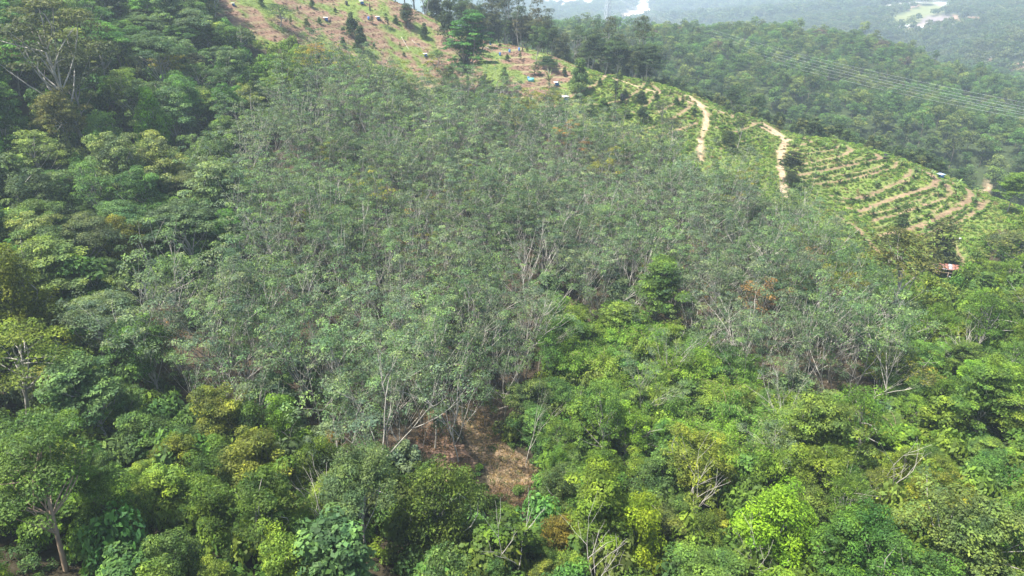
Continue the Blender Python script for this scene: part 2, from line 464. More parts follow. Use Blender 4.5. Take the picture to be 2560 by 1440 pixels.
RUB = [(300,830),(260,760),(330,690),(560,640),(600,560),(560,470),(590,340),(700,250),(790,170),(850,150),(900,190),(1000,215),(1060,250),(1130,225),(1240,250),(1340,275),(1440,315),(1620,375),(1740,425),(1860,430),(1950,510),(2030,600),(2060,680),(2180,780),(2240,880),(2230,980),(2100,980),(2000,960),(1900,930),(1820,860),(1740,780),(1560,760),(1400,740),(1370,800),(1330,900),(1250,1010),(1200,1080),(1080,1120),(900,1110),(760,1020),(560,960),(430,950)]
RUB_G = [(x, y + 90) for x, y in RUB]
BAMB = [(1400,760),(1500,800),(1560,770),(1700,800),(1760,860),(1800,920),(1900,970),(1990,1060),(2030,1150),(1960,1200),(1840,1180),(1700,1110),(1600,1060),(1480,980),(1380,960),(1330,880)]
build_ground()

# ------------------------------------------------------------------ plant builders
def unit(v):
    return v / (np.linalg.norm(v, axis=-1, keepdims=True) + 1e-9)

class Leaves:
    def __init__(s): s.C, s.N, s.T, s.L, s.W, s.v = [], [], [], [], [], []
    def add(s, C, N, T, L, W, v):
        n = len(C); s.C.append(C); s.N.append(N); s.T.append(T)
        s.L.append(np.broadcast_to(L, n)); s.W.append(np.broadcast_to(W, n)); s.v.append(np.broadcast_to(v, n))
    def arrays(s):
        C = np.concatenate(s.C); N = unit(np.concatenate(s.N)); T = np.concatenate(s.T)
        L = np.concatenate(s.L)[:, None]; W = np.concatenate(s.W)[:, None]; v = np.concatenate(s.v)
        T = unit(T - N * (T * N).sum(-1, keepdims=True)); B = np.cross(N, T)
        V = np.stack([C - T * L * .5, C + B * W * .5 + N * W * .12, C + T * L * .5, C - B * W * .5 + N * W * .12], 1).reshape(-1, 3)
        Q = np.arange(len(V)).reshape(-1, 4)
        return V, Q, np.repeat(v, 4)

def clump(A, r, c, rad, n, leaf, squash=.65, up=.5, vc=.5, low=-.35, narrow=.5, droop=0.0):
    u = unit(r.randn(n, 3)); u[:, 2] = np.where(u[:, 2] < low, -u[:, 2], u[:, 2])
    k = (.55 + .5 * r.rand(n) ** .6)[:, None]
    P = np.asarray(c) + rad * u * k * np.array([1, 1, squash])
    N = u + np.array([0, 0, up]) + .55 * r.randn(n, 3)
    T = r.randn(n, 3) + droop * (u * [1, 1, 0] * 1.5 + [0, 0, -1.5])
    v = np.clip(vc + .22 * r.randn(n), 0, 1)
    L = leaf * (.55 + 1.1 * r.rand(n) ** 2)
    A.add(P, N, T, L, L * narrow, v)

class Wood:
    def __init__(s): s.V, s.Q, s.n = [], [], 0
    def tube(s, P, R, k=5):
        P = np.asarray(P, float); R = np.asarray(R, float)
        d = unit(np.gradient(P, axis=0))
        ref = np.array([.31, .17, .93]) if abs(d[0, 2]) < .9 else np.array([1., .2, 0])
        a = unit(np.cross(d, ref)); b = np.cross(d, a)
        an = np.arange(k) * 2 * math.pi / k
        ring = P[:, None] + R[:, None, None] * (a[:, None] * np.cos(an)[None, :, None] + b[:, None] * np.sin(an)[None, :, None])
        i = np.arange(len(P) - 1)[:, None] * k + np.arange(k)[None]; j = np.arange(len(P) - 1)[:, None] * k + (np.arange(k)[None] + 1) % k
        s.V.append(ring.reshape(-1, 3)); s.Q.append(np.stack([i, j, j + k, i + k], -1).reshape(-1, 4) + s.n); s.n += len(P) * k
    def arrays(s): return np.concatenate(s.V), np.concatenate(s.Q)

def curve(a, b, r, bend=.12, n=5):
    a = np.asarray(a, float); b = np.asarray(b, float); L = np.linalg.norm(b - a)
    t = np.linspace(0, 1, n)[:, None]
    m = r.randn(3) * L * bend; m[2] = abs(m[2]) * .3
    return a + (b - a) * t + m * 4 * t * (1 - t)

PROTO = {}
def finish(key, A, Wd, H, Wdt, hc, lm=None, wm=None, depth=None):
    lm = lm or M_LEAF; wm = wm or M_BARK
    p = dict(H=H, W=Wdt, hc=hc)
    if A is not None:
        V, Q, v = A.arrays()
        p['leaf'] = mesh_data('crown', V, Q, [lm], {'var': ('FLOAT', 'POINT', v)})
    if Wd is not None:
        V2, Q2 = Wd.arrays()
        p['wood'] = mesh_data('trunk', V2, Q2, [wm], smooth=True)
    if A is not None and Wd is not None:
        if len(Q) > 3000:      # plants that show small carry half the leaves, each larger
            Vq = V.reshape(-1, 4, 3)[::2]; cq = Vq.mean(1, keepdims=True); V = (cq + (Vq - cq) * 1.38).reshape(-1, 3)
            Q = np.arange(len(V)).reshape(-1, 4); v = v.reshape(-1, 4)[::2].ravel()
        VV = np.concatenate([V, V2]); QQ = np.concatenate([Q, Q2 + len(V)])
        p['both'] = mesh_data('tree', VV, QQ, [lm, wm], {'var': ('FLOAT', 'POINT', np.concatenate([v, np.full(len(V2), .5)]))}, matidx=np.concatenate([np.zeros(len(Q)), np.ones(len(Q2))]))
    else:
        p['both'] = p.get('leaf') or p.get('wood')
    PROTO.setdefault(key, []).append(p)

def make_tree(key, seed, shape, W, D, trunk, nc, cr, nl, leaf, squash=.65, up=.5, lean=.06, lm=None, wm=None, narrow=.5, droop=0., tr=None, low=-.35, limbs=.8, fill=.5, vs=.27, lop=0.0):
    r = np.random.RandomState(seed)
    A, Wd = Leaves(), Wood()
    tr = tr or (.010 * (trunk + D) + .06)
    top = np.array([lean * (trunk + D) * r.randn(), lean * (trunk + D) * r.randn(), trunk + D * .55])
    tp = curve((0, 0, -1.5), top, r, .035, 8)
    Wd.tube(tp, np.linspace(tr * 1.15, tr * .3, 8), 6)
    cen = np.array([top[0] * .8, top[1] * .8, trunk])
    ax = 1 + .25 * r.randn(2)
    ax = np.clip(ax, .75, 1.3); ax /= ax.mean()
    ph = r.rand(4) * 6.28
    lobes = unit(r.randn(5, 3) * [1, 1, .6] + [0, 0, .25]); lw = .55 + .9 * r.rand(5)
    for i in range(nc):
        a = r.rand() * 6.283
        q = i / max(nc - 1, 1)
        rr = 1 + .16 * math.sin(2 * a + ph[0]) + .12 * math.sin(3 * a + ph[1])
        if shape == 'dome':
            zz = -.25 + 1.25 * r.rand() ** .85
            sh_ = .45 + .62 * r.rand() ** .6
            rad = math.sqrt(max(0, 1 - max(zz, 0) ** 2)) * sh_
            p = np.array([math.cos(a) * rad * W / 2 * .92 * rr, math.sin(a) * rad * W / 2 * .92 * rr, D * (.24 + .78 * zz * (.55 + .5 * sh_))])
        elif shape == 'umbrella':
            rad = math.sqrt(r.rand())
            p = np.array([math.cos(a) * rad * W / 2 * .88 * rr, math.sin(a) * rad * W / 2 * .88 * rr, D * (.92 - .75 * rad ** 2.2 + .12 * r.randn())])
        elif shape == 'layer':
            k = int(q * 5.999); zt = k / 5
            rt = (.55 + .45 * math.sin(math.pi * min(1, .25 + .62 * (1 - zt)))) * (1 - .62 * zt ** 2.0)
            rad = (.25 + .75 * r.rand() ** .7) * rt
            p = np.array([math.cos(a) * rad * W / 2 * rr, math.sin(a) * rad * W / 2 * rr, D * (.08 + .86 * zt + .05 * r.randn()) - .10 * W * rad])
        elif shape == 'cone':
            zt = r.rand() ** 1.25
            rad = (1 - zt) ** .75 * (.6 + .4 * r.rand())
            p = np.array([math.cos(a) * rad * W / 2 * rr, math.sin(a) * rad * W / 2 * rr, D * zt * .95])
        elif shape == 'column':
            zt = r.rand()
            rad = math.sin(math.pi * (.12 + .8 * zt)) ** .7 * (.5 + .5 * r.rand())
            p = np.array([math.cos(a) * rad * W / 2 * .85 * rr, math.sin(a) * rad * W / 2 * .85 * rr, D * zt * .97])
        elif shape == 'spray':         # upright plumes
            zt = r.rand()
            rad = (.25 + .75 * (1 - zt) ** .5) * r.rand() ** .5
            p = np.array([math.cos(a) * rad * W / 2 * rr, math.sin(a) * rad * W / 2 * rr, D * zt * (.8 + .3 * r.rand())])
        p[0] *= ax[0]; p[1] *= ax[1]
        if shape in ('dome', 'umbrella', 'column', 'cone'):
            u_ = unit(p - [0, 0, D * .3]); g_ = .70 + .42 * float(np.max(lw * np.clip(lobes @ u_, 0, 1) ** 3))
            if key in ('dense', 'dome'): g_ = .52 + .62 * float(np.max(lw * np.clip(lobes @ u_, 0, 1) ** 4))
            if shape == 'cone' or shape == 'umbrella': g_ = .5 + .5 * g_
            p = p * [g_, g_, .55 + .45 * g_]
        p = p + cen
        vc = np.clip(.42 + vs * r.randn(), .05, .95)
        cc = cr * (.5 + 1.0 * r.rand() ** 1.3)
        clump(A, r, p, cc, int(nl * (cc / cr) ** 2), leaf, squash, up, vc, low, narrow, droop)
        if i % 3 == 0 and r.rand() < limbs:
            tz = tp[int(3 + r.randint(4))]
            Wd.tube(curve(tz, p + [0, 0, -.2 * cc], r, .1, 5), np.linspace(tr * .34, .03, 5), 4)
    if fill:
        n = int(nc * nl * .16 * fill)
        u = unit(r.randn(n, 3)) * (r.rand(n) ** .5)[:, None] * .62
        P = u * np.array([W / 2 * ax[0], W / 2 * ax[1], D * .42]) + cen + [0, 0, D * .42]
        A.add(P, r.randn(n, 3) + [0, 0, .4], r.randn(n, 3), leaf * 1.9, leaf * 1.3, np.clip(.25 + .12 * r.randn(n), 0, 1))  # inner leaves get a darker tone than the outer clumps
    finish(key, A, Wd, trunk + D, W, trunk + D * .5, lm, wm)

def grow(r, W_, tips, p, d, L, rad, lvl, spread, wind, seg=4):
    P = [np.array(p, float)]; dd = np.array(d, float)
    for i in range(seg):
        dd = unit(dd + .10 * r.randn(3) + wind * .08 + np.array([0, 0, .05]))
        P.append(P[-1] + dd * L / seg)
    W_.tube(P, np.linspace(rad, rad * .55, len(P)), 5 if lvl > 1 else 3)
    if lvl == 0:
        tips.append((P[-1], dd)); return
    nchild = r.randint(2, 4) + (1 if lvl >= 2 else 0)
    for k in range(nchild):
        j = seg if k == 0 else r.randint(max(1, seg - 2), seg + 1)
        side = unit(r.randn(3) * [1, 1, .35])
        nd = unit(dd * (1.0 if k else 1.6) + side * spread + wind * .25)
        grow(r, W_, tips, P[j], nd, L * (.58 + .28 * r.rand()), rad * .57, lvl - 1, spread, wind, 3)

def make_rubber(key, seed, H, leafy=1.0, wind=(0, 0, 0), spread=.6, wm=None, lvl=3, tuft=.92, leaf=.27, trunk=.46, tr=.13, nleaf=74):
    r = np.random.RandomState(seed)
    A, Wd, tips = Leaves(), Wood(), []
    wind = np.array(wind, float)
    grow(r, Wd, tips, (0, 0, -1), unit(np.array([.06 * r.randn() + wind[0] * .15, .06 * r.randn(), 1.])), H * trunk + 1, tr, lvl, spread, wind, 5)
    T = np.array([t[0] for t in tips])
    for t, d in tips:
        if r.rand() < leafy:
            vc = np.clip(.45 + .2 * r.randn(), .05, .95)
            clump(A, r, t + [0, 0, .1], tuft * (.7 + .6 * r.rand()), int(nleaf * (.6 + .8 * r.rand())), leaf, .5, .8, vc, -.2, .5, .3)
    for t in T[::2]:
        if r.rand() < leafy * .5:
            clump(A, r, t * [.75, .75, 1] - [0, 0, 1.2 + 1.2 * r.rand()], tuft, int(nleaf * .7), leaf, .6, .6, .3, -.3, .5, .3)  # lower, inner tufts set darker than those at the tips
    wd = 2 * np.percentile(np.hypot(T[:, 0] - T[:, 0].mean(), T[:, 1] - T[:, 1].mean()), 90) + tuft
    finish(key, A if leafy > 0 else None, Wd, T[:, 2].max(), wd, T[:, 2].mean(), M_LEAF, wm or M_BARK)

def make_bamboo(key, seed, H=9., W=7.):
    r = np.random.RandomState(seed)
    A, Wd = Leaves(), Wood()
    for i in range(34):
        a = r.rand() * 6.283; o = np.array([math.cos(a), math.sin(a), 0])
        h = H * (.7 + .35 * r.rand()); out = W / 2 * (.25 + .8 * r.rand())
        t = np.linspace(0, 1, 9)[:, None]
        P = o * (.4 * r.rand() + out * t ** 2.2) + np.array([0, 0, 1.]) * h * np.sin(t * 1.75) / 1.0
        Wd.tube(P, np.linspace(.05, .012, 9), 3)
        vc = np.clip(.5 + .2 * r.randn(), .1, .95)
        n = 130
        tt = .38 + .62 * r.rand(n) ** .8
        idx = np.minimum((tt * 8).astype(int), 7); f = (tt * 8 - idx)[:, None]
        C = P[idx] * (1 - f) + P[idx + 1] * f + r.randn(n, 3) * [.38, .38, .25] - [0, 0, .15]
        A.add(C, r.randn(n, 3) * .6 + [0, 0, .8] + o * .5, o + [0, 0, -.7] + .5 * r.randn(n, 3), .48, .13, np.clip(vc + .2 * r.randn(n), 0, 1))
    for i in range(14):
        a = r.rand() * 6.283; q = r.rand() ** .5 * W * .33
        clump(A, r, (math.cos(a) * q, math.sin(a) * q, H * (.35 + .4 * r.rand())), 1.3, 110, .42, .8, .3, .35, -.6, .35, .8)  # inner clumps set darker than the arching sprays
    finish(key, A, Wd, H, W, H * .62, M_LEAF, M_BARKT)

def make_fronds(key, seed, n, L, wid, trunk, arch, nl=26, split=True, hw=.10, lm=None, upr=.6):
    """palm / banana style plants: arching midribs with blades or leaflets"""
    r = np.random.RandomState(seed)
    A, Wd = Leaves(), Wood()
    Wd.tube([(0, 0, -.5), (0.05, 0, trunk * .5), (0, 0, trunk)], [.16 if trunk > 1.5 else .1, .13, .1], 6)
    for i in range(n):
        a = i * 2.4 + r.rand(); o = np.array([math.cos(a), math.sin(a), 0])
        l = L * (.75 + .4 * r.rand()); e = upr + .6 * r.rand()
        t = np.linspace(0, 1, nl)[:, None]
        P = np.array([0, 0, trunk]) + o * l * t * (.55 + .4 * t) * (1.35 - e * .5) + np.array([0, 0, 1.]) * (l * e * t - l * arch * t ** 2.3)
        Wd.tube(P[::5], np.linspace(.05, .015, len(P[::5])), 3)
        d = unit(np.gradient(P, axis=0)); side = unit(np.cross(d, [0, 0, 1.])); nn = np.cross(side, d)
        prof = np.sin(np.clip(t[:, 0] * 1.02 + .06, 0, 1) * math.pi) ** .55
        vc = np.clip(.5 + .2 * r.randn(), .1, .95)
        for sgn in (-1, 1):
            ww = wid * prof * (.9 + .2 * r.rand(nl))
            if split:
                T = side * sgn + d * .45 + [0, 0, -.35]
                A.add(P + side * sgn * ww[:, None] * .45 - [0, 0, .1] * ww[:, None], nn + .15 * r.randn(nl, 3), T, ww, np.full(nl, hw * l), np.clip(vc + .12 * r.randn(nl), 0, 1))
            else:
                A.add(P + side * sgn * ww[:, None] * .28, nn + side * sgn * .35 + .1 * r.randn(nl, 3), d, np.full(nl, l / nl * 1.9), ww * .62, np.clip(vc + .1 * r.randn(nl), 0, 1))
    finish(key, A, Wd, trunk + L * .6, L * 1.6, trunk + L * .2, lm or M_GLOSSLEAF, M_BARKT)

def make_tuft(key, seed, n, W, H, leaf, narrow=.16, spread=1.0, up=.2, mound=False):
    r = np.random.RandomState(seed)
    A = Leaves()
    if mound:
        for i in range(7):
            a = r.rand() * 6.283; q = W * .33 * r.rand() ** .5
            clump(A, r, (math.cos(a) * q, math.sin(a) * q, H * (.3 + .4 * r.rand())), W * .26, n // 7, leaf, .9, .6, np.clip(.45 + .2 * r.randn(), 0, 1), -.1, narrow)
    else:
        a = r.rand(n) * 6.283; q = W * .4 * r.rand(n) ** .5
        o = np.stack([np.cos(a), np.sin(a), 0 * a], -1)
        T = o * spread * (.3 + r.rand(n))[:, None] + [0, 0, 1.]
        C = o * q[:, None] + unit(T) * leaf * .45
        A.add(C, o + .4 * r.randn(n, 3) + [0, 0, up], T, leaf * (.7 + .6 * r.rand(n)), leaf * narrow, np.clip(.5 + .25 * r.randn(n), 0, 1))
    finish(key, A, None, H, W, H * .5)

for s in range(6): make_tree('dome', 10 + s, 'dome', 10.5, 7 + s % 3, 5.0, 84, 1.05, 170, .27, squash=.5, up=.75, fill=.25)
for s in range(4): make_tree('dense', 30 + s, 'dome', 8.5, 9.0, 2.0, 100, .92, 175, .24, squash=.6, up=.6, fill=.25, wm=M_BARKD)
for s in range(3): make_tree('umbrella', 50 + s, 'umbrella', 12, 4.0, 9.5, 70, 1.25, 200, .28, squash=.32, up=1.0, limbs=1, vs=.14)
for s in range(3): make_tree('layer', 60 + s, 'layer', 10, 7.5, 6.0, 72, 1.2, 190, .31, squash=.28, up=1.1, limbs=1)
for s in range(3): make_tree('bigleaf', 70 + s, 'dome', 7.5, 6.0, 4.0, 56, 1.0, 60, .50, squash=.5, up=.8, narrow=.75, fill=.35)
make_tree('tier', 66, 'layer', 8, 13.0, 9.0, 110, 1.0, 230, .27, squash=.35, up=1.1, limbs=1, fill=.25, wm=M_BARKD, tr=.34, lean=.01)
for s in range(2): make_tree('airytan', 85 + s, 'dome', 10, 7.5, 7.5, 80, 1.05, 150, .25, squash=.5, fill=.3, wm=M_BARKT, limbs=1, vs=.18, tr=.24)
for s in range(3): make_tree('airy', 80 + s, 'dome', 10, 7.0, 7.0, 52, 1.0, 130, .25, squash=.5, fill=.1, wm=M_BARK, limbs=1, vs=.18)
for s in range(3): make_tree('viny', 90 + s, 'column', 7.5, 11.5, .3, 96, .95, 170, .25, squash=.8, up=.2, droop=.5, vs=.24)
for s in range(3): make_tree('plume', 100 + s, 'spray', 9, 8.5, 2.5, 96, .85, 150, .26, squash=1.25, up=.5, vs=.16, narrow=.45)
for s in range(3): make_tree('high', 110 + s, 'dome', 7.5, 9.5, 13., 34, 1.25, 84, .38, squash=.6, fill=.12, limbs=1, tr=.26, lean=.03, low=-.6)
for s in range(3): make_tree('durian', 120 + s, 'cone', 6.2, 7.2, 1.3, 46, .9, 110, .34, squash=.8, wm=M_BARKD, lean=.02, fill=.8)
for s in range(3): make_tree('slim', 130 + s, 'cone', 4.6, 9.0, 2.0, 34, .85, 60, .36, squash=.6, wm=M_BARKD, lean=.02, fill=.2)
for s in range(4): make_tree('far', 140 + s, 'dome', 11, 8.0, 5.0, 44, 1.6, 52, .66, squash=.6, up=.7, fill=.3, wm=M_BARKD)
for s in range(2): make_tree('farhigh', 150 + s, 'dome', 9, 7.0, 12.0, 20, 1.8, 46, .8, squash=.7, fill=.2, tr=.22, wm=M_BARKD)
for s in range(2): make_tree('speck', 160 + s, 'dome', 13, 9.0, 4.0, 16, 3.2, 24, 2.1, squash=.8, fill=.3)
for s in range(7): make_rubber('rubber', 200 + s, 13.5, 1.0, (0, 0, 0), .55 + .1 * (s % 3))
for s in range(4): make_rubber('rubberwind', 220 + s, 13.0, 1.0, (.22, .05, 0), .5)
for s in range(4): make_rubber('thin', 230 + s, 13.5, .6, (.15, 0, 0), .45, wm=M_DEAD, tr=.12)
for s in range(4): make_rubber('bare', 240 + s, 12.0, 0.0, (.25, 0, 0), .6, wm=M_DEAD, tr=.12)
for s in range(3): make_bamboo('bamboo', 250 + s)
for s in range(2): make_fronds('palm', 260 + s, 15, 4.8, 1.25, 3.0, .75, 30, True, .06)
for s in range(3): make_fronds('banana', 270 + s, 9, 2.5, .62, 1.5, .62, 9, False)
for s in range(2): make_fronds('spiky', 280 + s, 16, 2.6, .20, 1.6, .30, 7, False, lm=M_GLOSSLEAF, upr=.7)
for s in range(3): make_tuft('grass', 290 + s, 60, 1.3, .7, .75, .12, 1.3)
for s in range(3): make_tuft('cover', 300 + s, 170, 1.9, .8, .30, .6, mound=True)
for s in range(3): make_tuft('bush', 310 + s, 620, 3.6, 2.3, .36, .55, mound=True)

# ------------------------------------------------------------------ tagging and placing
REL = [('the tall tiered dark-trunked tree',1178,110),('the brown fern slope',800,60),('the yellow tree',430,145),
 ('the bright green conical tree',385,300),('the flat layered dome',372,120),('the olive forked-limb tree',140,90),
 ('the straight grey-trunked tree',480,560),('the white-branched bare tree',620,380),('the yellow-green edge tree',50,740),
 ('the large-leaved pale tree',440,700),('the tan grass clearing',1260,1110),('the bright lone dome',1660,700),
 ('the bamboo thicket',1700,960),('the lime-green tree',1970,1340),('the yellow-lime tree',1580,1360),('the arching palm',2240,1075),
 ('the rusty-roofed shed',2360,687),('the pale sandy track',1955,400),('the leaning olive tree',2215,690),('the white dead tree',1480,1180),
 ('the bare-trunked spreading tree',920,1180),('the tan-limbed tree',150,1200),('the blue-green clumpy tree',830,1380),
 ('the vine-draped tree',1090,1280),('the twiggy dark gap',2080,1010),('the banana terraces',2280,520),('the orange-flushed tree',540,1030),
 ('the last terrace tip',2480,500),('the green right-hand slope',2450,900),('the stand centre',1100,560),('the upper rubber stand',1250,380),('the right rubber stand',1850,650)]
def where(px, py, skip=''):
    b = min((q for q in REL if q[0] != skip), key=lambda q: (q[1] - px) ** 2 + 1.6 * (q[2] - py) ** 2)
    dx, dy = px - b[1], py - b[2]; D = math.hypot(dx, dy)
    a = math.degrees(math.atan2(-dy, dx)) % 360
    dr = ['right of', 'upper right of', 'above', 'upper left of', 'left of', 'lower left of', 'below', 'lower right of'][int((a + 22.5) // 45) % 8]
    q = 'just' if D < 70 else ('close' if D < 140 else ('well' if D < 230 else 'far'))
    return f'{q} {dr} {b[0]}'

def hue(t):
    r_, g_, b_ = t
    lum = .3 * r_ + .6 * g_ + .1 * b_
    if r_ > g_ * 1.02: return 'orange-brown'
    if r_ > g_ * .84: return 'yellow-olive' if lum > .06 else 'olive'
    if b_ > g_ * .62: return 'grey-green' if lum > .05 else 'dusky green'
    if lum > .10: return 'bright green'
    if lum > .065: return 'mid-green'
    return 'dark green'

def tag(o, label, cat, group=None):
    ws = label.split()
    if len(ws) > 16: label = ' '.join(ws[:16])
    o['label'] = label; o['category'] = cat
    if group: o['group'] = group
    return o

RNG = np.random.RandomState(7)
def tree_obj(name, p, pos, s, rz, tint, tilt=(0, 0), sz=1.0, small=False):
    """one plant = one top-level object with its trunk and crown as children"""
    if small:
        o = bpy.data.objects.new(name, p['both']); COL.objects.link(o); o['tint'] = [float(c) for c in tint]
    else:
        o = bpy.data.objects.new(name, None); COL.objects.link(o); o.empty_display_size = .5
        if 'wood' in p:
            t = bpy.data.objects.new('trunk', p['wood']); COL.objects.link(t); t.parent = o
        if 'leaf' in p:
            c = bpy.data.objects.new('crown', p['leaf']); COL.objects.link(c); c.parent = o; c['tint'] = [float(c_) for c_ in tint]
    o.location = pos; o.scale = (s, s, s * sz); o.rotation_euler = (tilt[0], tilt[1], rz)
    return o

GROUPNAME = {}
placed = []          # x, y, radius of the landmark plants
def landmark(name, key, i, px, py, wpx, tint, label, base=None, sz=1.0, rz=None, tilt=(0, 0), cat='tree', group=None, excl=.55):
    p = PROTO[key][i % len(PROTO[key])]
    if base is not None:
        P, R = at(base[0], base[1])
        s = wpx * R / (F * p['W'])
        # raise the crown until its middle falls on the wanted row
        lo, hi = 0.0, 60.0
        for _ in range(30):
            m = (lo + hi) / 2
            if proj(P[0], P[1], P[2] + m)[1] > py: lo = m
            else: hi = m
        sz = lo / (p['hc'] * s)
        if px != base[0] and tilt == (0, 0):
            tilt = (0, math.atan((px - base[0]) / max(20., base[1] - py)) * .8); rz = 0 if rz is None else rz
    else:
        s = 1.0
        for _ in range(4):
            P, R = at(px, py, p['hc'] * s * sz)
            s = wpx * R / (F * p['W'])
        P = P - np.array([0, 0, p['hc'] * s * sz])
    z = float(ground(P[0], P[1]))
    rz = RNG.rand() * 6.28 if rz is None else rz
    o = tree_obj(name, p, (P[0], P[1], z), s, rz, tint, tilt, sz)
    tag(o, label, cat, group)
    placed.append((P[0], P[1], wpx * R / F * excl))
    return o

G_DK, G_MD, G_OL, G_GY, G_BR = (.030, .062, .018), (.050, .094, .024), (.075, .094, .024), (.062, .092, .042), (.085, .150, .024)
L = landmark
L('emergent_tree','tier',0,1178,96,104,(.062,.17,.045),'tall tiered dark-trunked tree towering over the brown slope',base=(1173,240),tilt=(0,0.0))
L('broadleaf_tree','plume',0,392,312,92,(.085,.20,.020),'bright green conical tree standing out of the dark jungle',sz=1.5)
L('broadleaf_tree','plume',1,262,335,96,(.10,.20,.045),'pale green feathery tree with spiky plumes among dark crowns')
L('broadleaf_tree','airy',0,430,150,88,(.24,.23,.045),'yellow thin-leaved tree in the upper dark jungle')
L('broadleaf_tree','dome',1,795,130,52,(.26,.19,.04),'small orange-yellow tree below the brown fern slope')
L('broadleaf_tree','dome',2,716,180,26,(.27,.15,.07),'tiny orange-tipped crown among the green below the slope')
L('broadleaf_tree','dome',3,142,275,125,(.13,.14,.045),'olive dome with orange-tinged top at the upper left')
L('broadleaf_tree','umbrella',0,372,115,135,(.055,.105,.045),'flat domed crown of fine layered leaves in the dark jungle')
L('broadleaf_tree','airy',1,140,80,240,(.068,.085,.035),'huge olive forked-limb tree with pale branches showing below its crown',sz=.9)
L('broadleaf_tree','dome',4,165,165,135,(.085,.115,.055),'rounded pale-tipped crown just under the forked pale branches')
L('tall_tree','high',0,605,80,66,(.075,.105,.055),'tall slender pale-trunked tree below the brown slope',base=(602,140))
L('broadleaf_tree','airy',2,700,22,80,(.06,.11,.045),'open green tree at the left edge of the brown slope',base=(698,66))
L('broadleaf_tree','umbrella',1,482,545,175,(.070,.118,.058),'big layered tree on a straight grey trunk beside the rubber stand',base=(498,708))
L('broadleaf_tree','dome',0,335,590,92,(.14,.15,.030),'yellow-flushed olive tree beside the grey-trunked layered tree',base=(365,715))
L('broadleaf_tree','plume',2,52,745,190,(.105,.135,.014),'yellow-green upright-plumed tree at the left edge')
L('broadleaf_tree','airy',0,75,880,215,(.115,.165,.028),'light green spreading tree on a leaning grey trunk at the left edge',base=(66,1060))
L('broadleaf_tree','bigleaf',0,425,690,110,(.105,.18,.045),'large-leaved pale green tree in front of the grey-trunked tree')
L('broadleaf_tree','bigleaf',1,520,740,80,(.10,.17,.045),'large-leaved pale green tree bordering the dark hollow')
L('broadleaf_tree','dome',5,95,480,160,(.065,.105,.05),'large grey-green domed tree on the middle left edge')
L('broadleaf_tree','dome',1,110,640,150,(.065,.11,.042),'rounded mid-green crown above the yellow-green upright tree')
L('bare_tree','bare',0,605,385,70,G_GY,'tall white-branched leafless tree at the rubber stand edge',base=(600,490),cat='bare tree')
L('bare_tree','bare',1,655,380,50,G_GY,'leafless pale tree right beside the tall white-branched one',base=(640,480),cat='bare tree')
L('broadleaf_tree','layer',1,1655,705,148,(.085,.155,.032),'dense bright layered dome rising out of the rubber stand',sz=1.05)
L('broadleaf_tree','plume',0,1965,1335,225,(.14,.26,.018),'brilliant lime-green fluffy tree near the bottom right',sz=.9)
L('broadleaf_tree','plume',1,1590,1350,190,(.17,.24,.015),'yellow-lime tree at the bottom beside the olive-orange tree')
L('broadleaf_tree','dense',0,1790,1190,110,(.15,.18,.030),'yellow-olive oval tree above the lime-green tree')
L('broadleaf_tree','umbrella',2,920,1170,185,(.085,.135,.055),'spreading flat tree over a long bare pale trunk at the bottom',base=(915,1400))
L('broadleaf_tree','airytan',0,150,1190,210,(.080,.14,.035),'tan-limbed tree with forked trunk at the lower left',base=(160,1425))
L('broadleaf_tree','dense',1,1410,1340,118,(.15,.13,.025),'orange-olive bushy tree at the bottom beside dry brush',sz=1.1)
L('palm_tree','palm',0,2245,1080,122,(.12,.19,.03),'arching palm with yellowing fronds in the lower right jungle',cat='palm')
L('bare_tree','bare',2,2085,990,90,G_GY,'leafless grey sticks leaning out of a dark gap',base=(2070,1090),cat='bare tree')
L('broadleaf_tree','bigleaf',2,2085,1015,90,(.13,.18,.05),'sparse large-leaved pale tree before the twiggy dark gap')
L('bare_tree','bare',3,1450,1175,100,G_GY,'white dead tree with forked limbs right of the tan clearing',base=(1485,1240),cat='bare tree')
L('rubber_tree','thin',0,1340,1010,90,G_GY,'leaning pale-stemmed rubber tree rooted in the tan clearing',base=(1314,1165))
L('rubber_tree','thin',1,1445,1010,80,G_GY,'slim leaning rubber tree right of the tan clearing',base=(1430,1110))
L('rubber_tree','rubber',0,1115,1010,80,G_GY,'rubber tree with straight grey stem left of the tan clearing',base=(1113,1150))
L('rubber_tree','rubber',1,1175,960,80,G_GY,'paired rubber tree at the head of the tan clearing',base=(1176,1046))
L('rubber_tree','rubber',2,1215,960,80,G_GY,'rubber tree with bare low forks at the head of the clearing',base=(1214,1066))
L('rubber_tree','rubber',3,1055,1010,76,G_GY,'rubber tree in the brown shade left of the clearing',base=(1056,1126))
L('tall_tree','high',1,2225,640,150,(.095,.105,.030),'leaning olive tree on a long grey trunk above the green slope',base=(2185,830))
L('tall_tree','high',2,2495,600,105,(.075,.095,.035),'olive tree on a leaning grey trunk near the right edge',base=(2510,700))
L('tall_tree','slim',0,2330,600,90,(.080,.098,.030),'thin-leaved olive tree just above the rusty-roofed shed',base=(2335,672))
L('tall_tree','slim',1,2240,545,40,(.06,.10,.03),'slender green tree on the lower banana terraces',base=(2232,610))
L('broadleaf_tree','bigleaf',0,835,1375,185,(.085,.165,.060),'blue-green clumpy tree at the bottom edge')
L('broadleaf_tree','viny',0,1095,1290,190,(.075,.115,.024),'tall vine-draped tree between two dry brush patches')
L('broadleaf_tree','dense',2,545,1030,145,(.125,.155,.032),'yellow-green tree with orange-flushed shoots at mid lower left')
L('broadleaf_tree','dense',3,650,1130,190,(.135,.165,.030),'broad yellow-green crown with orange flowers at lower left')
L('broadleaf_tree','dome',2,305,1020,95,(.090,.165,.045),'fresh green round tree beside the dark lower left hollow')
